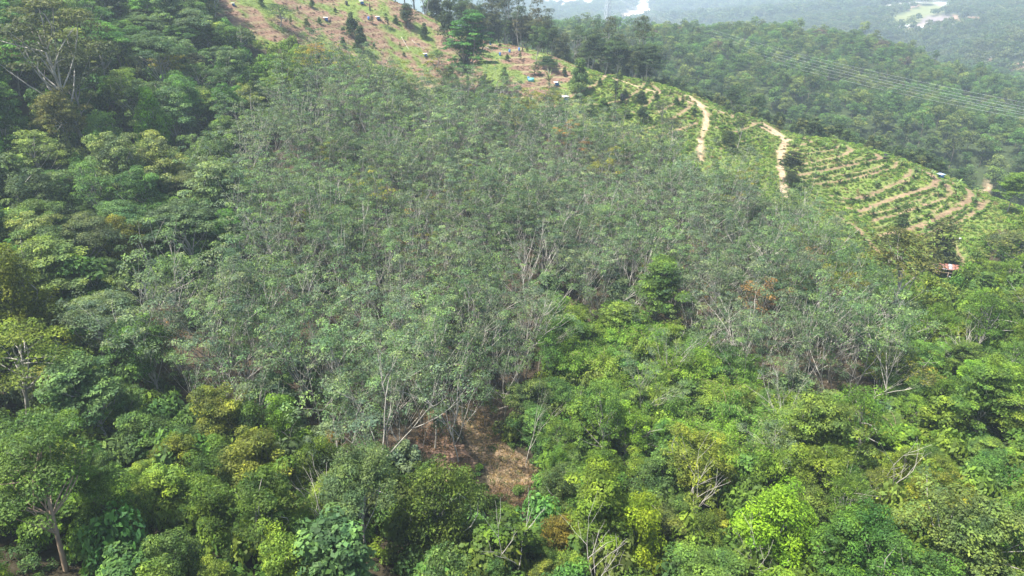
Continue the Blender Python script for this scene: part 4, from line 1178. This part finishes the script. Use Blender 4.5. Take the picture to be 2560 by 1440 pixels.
# --- young orchard trees on the brown slope
r = np.random.RandomState(77)
YO = [(655,14),(745,30),(782,20),(800,60),(728,64),(768,70),(838,30),(930,60),(858,118),(935,118),(1000,120),(990,60),(1010,140),(1235,80),(1250,118),(1268,152),(1300,150),(1330,110),(1318,128),(1390,172),(1410,190),(1500,214),(1640,190),(1656,196),(1590,180),(1612,190),(1560,172),(1690,210),(1720,222),(1528,188),(1550,196),(1585,262),(1640,250),(1675,240),(1705,268),(1735,290),(1620,210)]
for k, (a, b) in enumerate(YO):
    P, R = at(a, b)
    s = (.24 + .24 * r.rand()); key = ['durian', 'slim', 'durian'][k % 3]
    t = np.array([(.07,.12,.035), (.05,.09,.03), (.10,.13,.05)][r.randint(3)])
    o = tree_obj('young_tree', PROTO[key][k % 3], P, s, r.rand() * 6.28, t, sz=.9)
    tag(o, f"{'low' if s < .42 else 'knee-high' if s < .3 else 'slim'} {hue(tuple(t))} sapling {where(a, b)}", 'sapling', 'saplings planted over the open slope')

# labels that still coincide are told apart by their order across the picture
def ordinal(k):
    return ['first', 'second', 'third', 'fourth', 'fifth', 'sixth', 'seventh', 'eighth', 'ninth', 'tenth', 'eleventh', 'twelfth'][k] if k < 12 else f'{k + 1}th'
_by = {}
bpy.context.view_layer.update()
for o in list(COL.objects):
    if 'category' in o: _by.setdefault(o['label'], []).append(o)
for lab_, os_ in _by.items():
    if len(os_) > 1:
        os_.sort(key=lambda o: float(proj(o.location[0], o.location[1], o.location[2] + 5)[0]))
        for k_, o in enumerate(os_): o['label'] = f"{lab_}, {ordinal(k_)} from left"
_seen = {o['label'] for o in COL.objects if 'label' in o}
for o in list(COL.objects):
    if 'category' in o and len(o['label'].split()) > 16:
        ws = o['label'].split()
        for cand in ((' of ', ' '), (' well ', ' '), (' close ', ' '), (' far ', ' '), (' just ', ' '), (' forest tree ', ' tree ')):
            if len(ws) > 16: ws = ' '.join(ws).replace(cand[0] + 'the ' if cand[0] == ' of ' else cand[0], ' of ' if cand[0] == ' of ' else cand[1], 1).split()
        while len(ws) > 16: ws = ws[1:]
        n_ = ' '.join(ws)
        if n_ in _seen: n_ = n_.replace(' from left', ' leftward')
        _seen.add(n_); o['label'] = n_
STUFF_LABEL = {'rubber_tree': 'remaining rubber trees of the stand', 'broadleaf_tree': 'remaining jungle trees', 'bare_tree': 'remaining leafless trees', 'bamboo_clump': 'remaining bamboo', 'ridge_tree': 'remaining ridge trees',
               'hill_tree': 'forest covering the hill across the valley', 'distant_forest': 'hazy forest on the far hills', 'undergrowth': 'bushes filling the ground between trees',
               'dry_fern': 'brown dry fern on the slope', 'grass_cover': 'green creeping cover on open ground', 'dry_grass': 'tan dry grass in the clearing', 'planting_rows': 'low green planting rows along the terrace lips'}
STUFF_NAME = {'rubber_tree': 'rubber_forest', 'broadleaf_tree': 'jungle_forest', 'bare_tree': 'leafless_thicket', 'bamboo_clump': 'bamboo_thicket', 'ridge_tree': 'ridge_forest', 'hill_tree': 'hill_forest'}
def gn_scatter(name, groups):
    """ONE object: points carrying size, turn and pigment; meshes of the same plants set on them"""
    allp = []; order = sorted(groups.keys())
    for k in order: allp += [(p, order.index(k)) for p in groups[k]]
    A = np.array([p for p, _ in allp], float); idx = np.array([i for _, i in allp], np.int32)
    zg = ground(A[:, 0], A[:, 1])
    pos = np.stack([A[:, 0], A[:, 1], zg - .05], -1)
    me = bpy.data.meshes.new(name)
    me.vertices.add(len(A)); me.vertices.foreach_set('co', pos.astype(np.float32).ravel())
    def at_(n, kind, arr, prop):
        a = me.attributes.new(n, kind, 'POINT'); a.data.foreach_set(prop, np.ascontiguousarray(arr).ravel())
    at_('size', 'FLOAT_VECTOR', np.stack([A[:, 3], A[:, 3], A[:, 3] * A[:, 5]], -1).astype(np.float32), 'vector')
    rr = np.random.RandomState(5)
    at_('turn', 'FLOAT_VECTOR', np.stack([.06 * rr.randn(len(A)), .06 * rr.randn(len(A)), A[:, 4]], -1).astype(np.float32), 'vector')
    at_('tint', 'FLOAT_COLOR', np.concatenate([A[:, 6:9], np.ones((len(A), 1))], -1).astype(np.float32), 'color')
    at_('pick', 'INT', idx, 'value')
    o = bpy.data.objects.new(name, me); COL.objects.link(o)
    g = bpy.data.node_groups.new(name, 'GeometryNodeTree')
    g.interface.new_socket('Geometry', in_out='INPUT', socket_type='NodeSocketGeometry'); g.interface.new_socket('Geometry', in_out='OUTPUT', socket_type='NodeSocketGeometry')
    gi = g.nodes.new('NodeGroupInput'); go = g.nodes.new('NodeGroupOutput'); ip = g.nodes.new('GeometryNodeInstanceOnPoints')
    src = bpy.data.collections.new(name + '_plants')
    for j, (key, i) in enumerate(order):
        q = bpy.data.objects.new('plant_%02d' % j, PROTO[key][i]['both']); src.objects.link(q)
    ci = g.nodes.new('GeometryNodeCollectionInfo'); ci.inputs['Collection'].default_value = src
    ci.inputs['Separate Children'].default_value = True; ci.inputs['Reset Children'].default_value = True
    def na(n, t):
        q = g.nodes.new('GeometryNodeInputNamedAttribute'); q.data_type = t; q.inputs[0].default_value = n; return q.outputs[0]
    g.links.new(gi.outputs[0], ip.inputs['Points']); g.links.new(ci.outputs[0], ip.inputs['Instance'])
    ip.inputs['Pick Instance'].default_value = True
    g.links.new(na('pick', 'INT'), ip.inputs['Instance Index']); g.links.new(na('size', 'FLOAT_VECTOR'), ip.inputs['Scale'])
    e2r = g.nodes.new('FunctionNodeEulerToRotation'); g.links.new(na('turn', 'FLOAT_VECTOR'), e2r.inputs[0]); g.links.new(e2r.outputs[0], ip.inputs['Rotation'])
    g.links.new(ip.outputs[0], go.inputs[0])
    o.modifiers.new('scatter', 'NODES').node_group = g
    o['kind'] = 'stuff'; return o
for k, groups in stuff_pts.items():
    o = gn_scatter(STUFF_NAME.get(k, k), groups); o['label'] = STUFF_LABEL[k]

# ------------------------------------------------------------------ small man-made things
def box(Vs, Qs, c, s, rz=0, rx=0):
    M = Matrix.Translation(c) @ Matrix.Rotation(rz, 4, 'Z') @ Matrix.Rotation(rx, 4, 'X')
    n = sum(len(v) for v in Vs)
    v = [M @ Vector((x * s[0] / 2, y * s[1] / 2, z * s[2] / 2)) for x in (-1, 1) for y in (-1, 1) for z in (-1, 1)]
    Vs.append([tuple(q) for q in v])
    Qs.append(np.array([(0, 1, 3, 2), (4, 6, 7, 5), (0, 4, 5, 1), (2, 3, 7, 6), (0, 2, 6, 4), (1, 5, 7, 3)]) + n)
def bobj(name, boxes, mat, parent=None):
    Vs, Qs = [], []
    for b in boxes: box(Vs, Qs, *b)
    return mesh_obj(name, np.concatenate([np.array(v) for v in Vs]), np.concatenate(Qs), [mat], parent)
def lathe(name, prof, mat, parent=None, k=16, loc=(0, 0, 0)):
    an = np.arange(k) * 2 * math.pi / k
    V = np.concatenate([[(r_ * math.cos(a) + loc[0], r_ * math.sin(a) + loc[1], z_ + loc[2]) for a in an] for r_, z_ in prof])
    Q = np.array([(i * k + j, i * k + (j + 1) % k, (i + 1) * k + (j + 1) % k, (i + 1) * k + j) for i in range(len(prof) - 1) for j in range(k)])
    return mesh_obj(name, V, Q, [mat], parent)
def empty(name, P, rz=0):
    o = bpy.data.objects.new(name, None); COL.objects.link(o); o.location = P; o.rotation_euler = (0, 0, rz); o.empty_display_size = .5; return o
M_BLUE = plain_mat('blue_plastic', (.05, .16, .42), .45, .15)
M_TEAL = plain_mat('teal_net', (.12, .42, .40), .8, .15)
M_WHITE = plain_mat('white_sheet', (.8, .8, .78), .4, .08)
M_BLACK = plain_mat('black_plastic', (.02, .02, .022), .5, .2)
M_RUST = plain_mat('rusty_sheet', (.26, .10, .07), .7, .35, 1.2, col2=(.12, .06, .05))
M_ZINC = plain_mat('grey_zinc', (.30, .32, .36), .5, .25, 1.2)
M_WOODB = plain_mat('charred_wood', (.055, .042, .034), .95, .3)
M_TIMB = plain_mat('weathered_timber', (.2, .15, .11), .9, .3)
M_STEEL = plain_mat('galvanised_steel', (.45, .47, .50), .5, .1)

def drum(a, b, mat, lab, cat='drum', s=1.0, group='drums on the brown slope'):
    P, R = at(a, b); e = empty('storage_drum', P)
    e.scale = (s, s, s)
    lathe('body', [(0, 0), (.34, 0), (.36, .05), (.36, .32), (.38, .34), (.36, .36), (.36, .66), (.38, .68), (.36, .70), (.36, 1.0), (.34, 1.05)], mat, e)
    lathe('lid', [(.345, 1.052), (.35, 1.09), (0, 1.1)], mat, e)
    tag(e, lab, cat, group)
for a, b, lab in ((1243,100,'blue drum right behind the tiered tree on the ridge grass'),(1226,112,'white-lidded blue drum on the brown bank'),(1250,139,'blue drum at the end of the pale earth bank'),
                  (1274,131,'blue drum beside the thin walking line'),(1298,127,'pale blue drum alone on the ridge grass'),(1167,149,'blue drum beneath the tiered tree'),
                  (1321,200,'blue drum beside the teal netting'),(922,50,'blue drum beside the stump on the slope')):
    drum(a, b, M_BLUE, lab, s=1.25)
drum(537, 26, M_BLACK, 'black drum at the left end of the brown slope', s=1.7)
drum(867, 13, M_BLACK, 'black drum near the stump at the slope top', s=1.5)
drum(2212, 397, M_BLACK, 'black drum at the end of a long terrace', s=1.7)
drum(1555, 250, M_BLACK, 'tall black drum beneath a dark terrace tree', s=2.2)
def tank(a, b, wpx, lab, cover=M_WHITE, body=M_BLUE, rz=.3, tilt=.28):
    P, R = at(a, b); e = empty('covered_tank', P, rz); s = wpx * R / F
    bobj('tank_body', [((.12 * s, 0, .35 * s * .8), (s * .62, s * .6, .5 * s))], body, e)
    bobj('leg', [((.12 * s + sx * s * .27, sy * s * .26, -.1 * s), (.07 * s, .07 * s, .4 * s)) for sx in (-1, 1) for sy in (-1, 1)][:1], M_TIMB, e)
    for sx, sy in ((-1, -1), (-1, 1), (1, -1)):
        bobj('leg', [((.12 * s + sx * s * .27, sy * s * .26, -.1 * s), (.07 * s, .07 * s, .4 * s))], M_TIMB, e)
    n = 6
    for j in range(n):
        bobj('roof_sheet', [((0, (j - n / 2 + .5) * s * .17, .66 * s + (.012 if j % 2 else 0) * s), (s, s * .175, .035 * s), 0, 0)], cover, e)
    tag(e, lab, 'tank', 'covered water tanks on the slope')
tank(815,52,11,'white-topped blue tank in the middle of the brown slope')
tank(904,11,11,'white-topped tank at the top edge of the slope')
tank(945,49,10,'white-topped tank half hidden by slope grass')
tank(583,14,8,'white-topped tank behind the slope-edge tree')
tank(1413,252,16,'largest white-topped tank on the bare red earth')
tank(1449,282,9,'blue tank with white patches beside the dirt path')
tank(1391,214,12,'white sheet-topped tank above the yellow-green tree')
tank(1386,296,11,'white-topped tank at the edge of the rubber stand')
tank(1007,199,11,'grey sheet-topped tank at the stand edge',M_ZINC,M_TIMB)
tank(1291,235,12,'brown sheet-topped tank beside the yellow-green mound',M_RUST,M_TIMB)
tank(2350,445,13,'pale blue-topped tank at the last ridge terrace',plain_mat('pale_blue_sheet',(.4,.55,.7),.5,.1),M_BLUE)
tank(1063,141,10,'white-topped tank on the lower brown bank')
def stump(a, b, h, lab):
    P, R = at(a, b); e = empty('burnt_stump', P)
    lathe('trunk', [(.42, -.3), (.36, .1), (.27, h * .4), (.24, h * .75), (.16, h * .9), (.05, h)], M_WOODB, e, 9)
    bobj('snag', [((.12, .05, h * .95), (.09, .07, h * .25), .4, .2)], M_WOODB, e)
    tag(e, lab, 'stump', 'burnt stumps on the slope')
stump(925,26,3.0,'tall burnt stump near the top of the slope'); stump(751,20,.9,'short burnt stump left on the slope'); stump(826,53,1.0,'short stump right of the middle tank')
stump(1306,127,2.2,'dark stump below the ridge trees'); stump(1393,265,1.2,'charred stump on the red earth below the tank')
# teal netting on posts
P, R = at(1328,205); e = empty('netting_frame', P, .2)
bobj('net_sheet', [((0, 0, .75), (2.6, .04, 1.4)), ((0, .8, 1.45), (2.6, 1.6, .03))], M_TEAL, e)
for sx in (-1.25, 1.25): bobj('post', [((sx, 0, .7), (.08, .08, 1.7))], M_TIMB, e)
tag(e, 'teal netting frame beside a blue drum on the slope', 'netting')
# fallen logs
for (a0, b0, a1, b1, rd, m_, lab) in ((1212,118,1232,124,.22,M_WHITE,'grey fallen log on the pale earth bank'),(1003,92,1022,124,.10,M_DEAD,'thin pale branch fallen across the dry fern'),
                              (1030,100,1062,122,.08,M_DEAD,'long thin branch lying at the right of the fern patch'),(700,40,716,48,.2,M_DEAD,'short pale log by the slope-edge tree'),(1190,1030,1140,1012,.08,M_DEAD,'bleached fallen branch at the head of the clearing')):
    p0, _ = at(a0, b0, .15); p1, _ = at(a1, b1, .15); wv = Wood(); rr = np.random.RandomState(a0)
    C_ = curve(p0, p1, rr, .04, 7); C_[:, 2] = ground(C_[:, 0], C_[:, 1]) + .15
    wv.tube(C_, np.linspace(rd, rd * .6, 7), 7)
    wv.tube([C_[3], C_[3] + [.6, .3, .5]], [rd * .4, .03], 4)
    V_, Q_ = wv.arrays(); o = mesh_obj('fallen_log', V_, Q_, [M_BARK if m_ is M_WHITE else m_]); tag(o, lab, 'log')
# white cloth on a stick at the right
P, R = at(2394, 608); e = empty('marker_flag', P)
bobj('pole', [((0, 0, .9), (.06, .06, 1.9))], M_TIMB, e); bobj('cloth', [((.35, 0, 1.35), (.65, .05, .9), 0, .1), ((.1, 0, .8), (.3, .05, .6), .2, 0)], M_WHITE, e)
tag(e, 'white cloth on a stick among greenery above the shed', 'flag')

# --- shed with rusty roof
P, R = at(2362, 694); e = empty('shed', P + np.array([0, 0, .2]), -.35)
for j in range(9):
    bobj('roof_sheet', [((-3.6 + j * .9, -.9, 2.75 + (.03 if j % 2 else 0)), (.92, 3.0, .05), 0, -.32)], M_RUST if j % 3 else M_ZINC, e)
for j in range(9):
    bobj('roof_sheet', [((-3.6 + j * .9 + .15, 1.55, 2.55 + (.03 if j % 2 else 0)), (.92, 2.4, .05), 0, .42)], M_RUST if j % 4 != 1 else M_ZINC, e)
for sx in (-3.6, 0, 3.6):
    for sy in (-2.1, 2.3): bobj('post', [((sx, sy, .9), (.14, .14, 3.0 if sy < 0 else 2.4))], M_TIMB, e)
for j in range(14): bobj('wall_plank', [((-3.5 + j * .52, 1.9, 1.1), (.48, .05, 1.9))], M_TIMB, e)
bobj('beam', [((0, -2.1, 2.15), (7.6, .12, .12)), ((0, .35, 3.2), (7.6, .12, .12))], M_TIMB, e)
bobj('lean_to_roof', [((2.4, -3.2, 1.55), (4.6, 2.0, .05), 0, -.25)], M_ZINC, e)
tag(e, 'low shed with rusty red and grey sheet roof among bushes', 'shed')

# --- a person beside the white-topped tank
P, R = at(1401, 246)
def person(P, rz):
    e = empty('person', P, rz)
    def skin(name, pts_, edges, rad, mat, sub=2):
        me = bpy.data.meshes.new(name); me.from_pydata(pts_, edges, []); o = bpy.data.objects.new(name, me); COL.objects.link(o); o.parent = e
        me.materials.append(mat)
        md = o.modifiers.new('skin', 'SKIN'); md.use_smooth_shade = True
        for i_, v in enumerate(me.skin_vertices[0].data): v.radius = (rad[i_], rad[i_] * .8); v.use_root = i_ == 0
        o.modifiers.new('sub', 'SUBSURF').levels = sub; o.modifiers['sub'].render_levels = sub
        return o
    ms = plain_mat('skin', (.28, .16, .10), .6, .08)
    skin('body', [(0,0,.95),(0,.0,1.15),(0,.02,1.38),(0,.03,1.5),(0,.05,1.62),(0,.05,1.72),(.19,.02,1.4),(.27,.05,1.15),(.24,-.14,.98),(.25,-.2,.92),(-.19,.02,1.4),(-.27,.0,1.15),(-.25,-.1,.93),(-.25,-.13,.86),(.09,0,.88),(.11,.03,.5),(.11,.09,.1),(.11,-.07,.04),(-.09,0,.88),(-.12,-.05,.5),(-.12,.05,.1),(-.12,-.11,.04)],
         [(0,1),(1,2),(2,3),(3,4),(4,5),(2,6),(6,7),(7,8),(8,9),(2,10),(10,11),(11,12),(12,13),(0,14),(14,15),(15,16),(16,17),(0,18),(18,19),(19,20),(20,21)],
         [.13,.12,.13,.055,.10,.085,.06,.045,.035,.03,.06,.045,.035,.03,.09,.06,.04,.04,.09,.06,.04,.04], ms)
    skin('shirt', [(0,0,1.0),(0,0,1.2),(0,.02,1.4),(.2,.02,1.4),(.26,.04,1.2),(-.2,.02,1.4),(-.26,0,1.2)], [(0,1),(1,2),(2,3),(3,4),(2,5),(5,6)], [.17,.165,.16,.085,.07,.085,.07], plain_mat('pale_shirt', (.55,.52,.6), .8, .1))
    skin('trousers', [(0,0,.98),(.09,0,.86),(.11,.03,.5),(.11,.07,.14),(-.09,0,.86),(-.12,-.05,.5),(-.12,.03,.14)], [(0,1),(1,2),(2,3),(0,4),(4,5),(5,6)], [.15,.11,.08,.065,.11,.08,.065], plain_mat('dark_trousers', (.04,.04,.06), .9, .1))
    lathe('hat', [(.2, 1.74), (.12, 1.77), (.115, 1.85), (.05, 1.88), (0, 1.88)], plain_mat('hat_cloth', (.25,.2,.15), .9, .1), e, 12, (0, .05, 0))
    tag(e, 'person in pale shirt and dark trousers standing beside the white-topped tank', 'person')
    e.scale = (1.15,) * 3
person(P, 2.6)

# --- power line: pylon beyond the ridge, conductors down across the valley
tp_, R_ = march(ground, 1519, 44)
D_ = 900.0
u_ = pdir(1519, 33); k_ = D_ / math.hypot(u_[0], u_[1]); bx, by = u_[0] * k_, u_[1] * k_
bz = float(ground(bx, by)); ztop_ = proj
Hp = (u_[2] * k_ - bz) + 52
e = empty('transmission_tower', (bx, by, bz), .5)
def bar(Wd_, a, b, rd=.16): Wd_.tube([a, b], [rd, rd], 4)
wl = 5.0
for sx, sy in ((-1, -1), (1, -1), (1, 1), (-1, 1)):
    Wd_ = Wood(); bar(Wd_, (sx * wl, sy * wl, -1), (sx * .9, sy * .9, Hp), .28); V_, Q_ = Wd_.arrays(); mesh_obj('tower_leg', V_, Q_, [M_STEEL], e)
Wd_ = Wood(); nb = 14; zz = [Hp * (1 - (1 - i / nb) ** 1.0) for i in range(nb + 1)]
for i in range(nb):
    w0 = wl + (.9 - wl) * zz[i] / Hp; w1 = wl + (.9 - wl) * zz[i + 1] / Hp
    cs = [(-1, -1), (1, -1), (1, 1), (-1, 1)]
    for j in range(4):
        a, b = cs[j], cs[(j + 1) % 4]
        bar(Wd_, (a[0] * w0, a[1] * w0, zz[i]), (b[0] * w1, b[1] * w1, zz[i + 1])); bar(Wd_, (b[0] * w0, b[1] * w0, zz[i]), (a[0] * w1, a[1] * w1, zz[i + 1])); bar(Wd_, (a[0] * w1, a[1] * w1, zz[i + 1]), (b[0] * w1, b[1] * w1, zz[i + 1]))
V_, Q_ = Wd_.arrays(); o = mesh_obj('bracing', V_, Q_, [M_STEEL], e)
for h_, l_ in ((Hp - 3, 6), (Hp - 9, 8), (Hp - 15, 6)):
    Wd_ = Wood(); bar(Wd_, (-l_, 0, h_), (l_, 0, h_), .2); bar(Wd_, (-l_, 0, h_), (0, 0, h_ + 2)); bar(Wd_, (l_, 0, h_), (0, 0, h_ + 2)); V_, Q_ = Wd_.arrays(); mesh_obj('cross_arm', V_, Q_, [M_STEEL], e)
tag(e, 'grey lattice pylon in haze beyond the ridge, its top out of frame', 'pylon')
# wires: three pairs sagging toward the lower right
WR = [((1700,47),(2036,144),(2523,249),.026,'uppermost power line of the upper pair'),((1690,50),(2030,150),(2510,257),.026,'lower power line of the upper pair'),
      ((1690,57),(2010,153),(2500,262),.03,'upper power line of the middle pair'),((1690,61),(2000,157),(2490,268),.03,'lower power line of the middle pair'),
      ((1700,70),(1985,161),(2472,270),.026,'upper power line of the lowest pair'),((1700,75),(1980,168),(2460,277),.026,'lowest power line of all')]
endB = pdir(2760, 300); endB = endB[:2] / np.linalg.norm(endB[:2]) * 330.0
for wi, (p0, p1, p2, rd, lab) in enumerate(WR):
    A0 = np.array([bx, by]) + np.array([(wi % 2 - .5) * 5, (2 - wi // 2) * 3.0]); B0 = endB + np.array([(2 - wi // 2) * 3.0, 0]); ts, zs = [], []
    for q in (p0, p1, p2):
        dq = pdir(*q); n_ = np.array([dq[1], -dq[0]])
        t_ = -(A0 @ n_) / ((B0 - A0) @ n_); g_ = A0 + (B0 - A0) * t_
        ts.append(t_); zs.append(dq[2] / math.hypot(dq[0], dq[1]) * np.linalg.norm(g_))
    cf = np.polyfit(ts, zs, 2); tt = np.linspace(0, 1.05, 60)
    G_ = A0 + (B0 - A0) * tt[:, None]
    C_ = np.concatenate([G_, np.polyval(cf, tt)[:, None]], 1)
    wv = Wood(); wv.tube(C_, np.full(60, rd), 4); V_, Q_ = wv.arrays()
    o = mesh_obj('power_line', V_, Q_, [M_STEEL]); tag(o, lab + ' over the forested valley', 'power line', 'power lines across the valley')

# --- white sheds far off
def far_building(a, b, wpx, hpx, lab, mat=M_WHITE, rz=0.0, gable=True):
    P, R = march(ground, a, b); s = R / F; W_, H_ = wpx * s, hpx * s * 1.1
    e = empty('warehouse', P, rz)
    bobj('wall', [((0, 0, H_ * .3), (W_, W_ * .5, H_ * .8))], mat, e)
    V = [(-W_ * .52, -W_ * .27, H_ * .705), (W_ * .52, -W_ * .27, H_ * .705), (W_ * .52, 0, H_), (-W_ * .52, 0, H_), (-W_ * .52, W_ * .27, H_ * .705), (W_ * .52, W_ * .27, H_ * .705)]
    mesh_obj('roof', np.array(V), np.array([(0, 1, 2, 3), (3, 2, 5, 4)]), [M_WHITE], e)
    for j in range(5): bobj('bay_door', [((-W_ * .4 + j * W_ * .2, -W_ * .253, H_ * .2), (W_ * .08, .4, H_ * .4))], M_ZINC, e)
    tag(e, lab, 'warehouse', 'white buildings in the haze')
far_building(2262,70,34,7,'long white-roofed factory below the far quarry', rz=.1)
far_building(2292,71,22,4,'second white building right of the long factory')
far_building(2312,68,12,3,'small white building by the red earth')
for k, (a, b, w_) in enumerate([(2124,8,16),(2140,5,12),(2156,3,14),(2172,2,8),(2112,10,10),(1868,6,14),(1830,5,12)]):
    far_building(a, b, w_, 3.5, f"tiny white roof {['left of the town centre','in the town centre','right of the town centre','at the far end of town','at the near edge of town','on the hazy plain above the crest','on the hazy plain left of another'][k]}", rz=.3 * k)
far_building(2450,150,14,3,'white-roofed building beyond the hill shoulder', rz=.4)
far_building(2474,146,12,3,'pale building on bare earth beyond the shoulder', rz=-.3)

# ------------------------------------------------------------------ haze: the air of the whole valley
bpy.context.view_layer.update()
S_ = 33000.0
zt = 90.0
V = np.array([(x, y, z) for x in (-S_, S_) for y in (-S_, S_) for z in (-420., zt)])
Q = np.array([(0, 1, 3, 2), (4, 6, 7, 5), (0, 4, 5, 1), (2, 3, 7, 6), (0, 2, 6, 4), (1, 5, 7, 3)])
m, n, l = newmat('haze_air')
pv = n.new('ShaderNodeVolumePrincipled'); pv.inputs['Density'].default_value = HAZE; pv.inputs['Color'].default_value = (.70, .86, 1, 1); pv.inputs['Anisotropy'].default_value = .25
o_ = n.new('ShaderNodeOutputMaterial'); l.new(pv.outputs[0], o_.inputs['Volume'])
hz = mesh_obj('haze', V, Q, [m]); hz['kind'] = 'stuff'; hz['label'] = 'pale haze filling the valley air'
print('THINGS', sum(1 for o in bpy.data.objects if 'category' in o), 'near', len(near_things), {k: sum(len(v) for v in g.values()) for k, g in stuff_pts.items()}, 'hill', len(hill), 'bn', bn, 'terr', len(bpy.data.objects['ground'].data.polygons), 'uniq', sum(len(p['both'].polygons) for v in PROTO.values() for p in v))
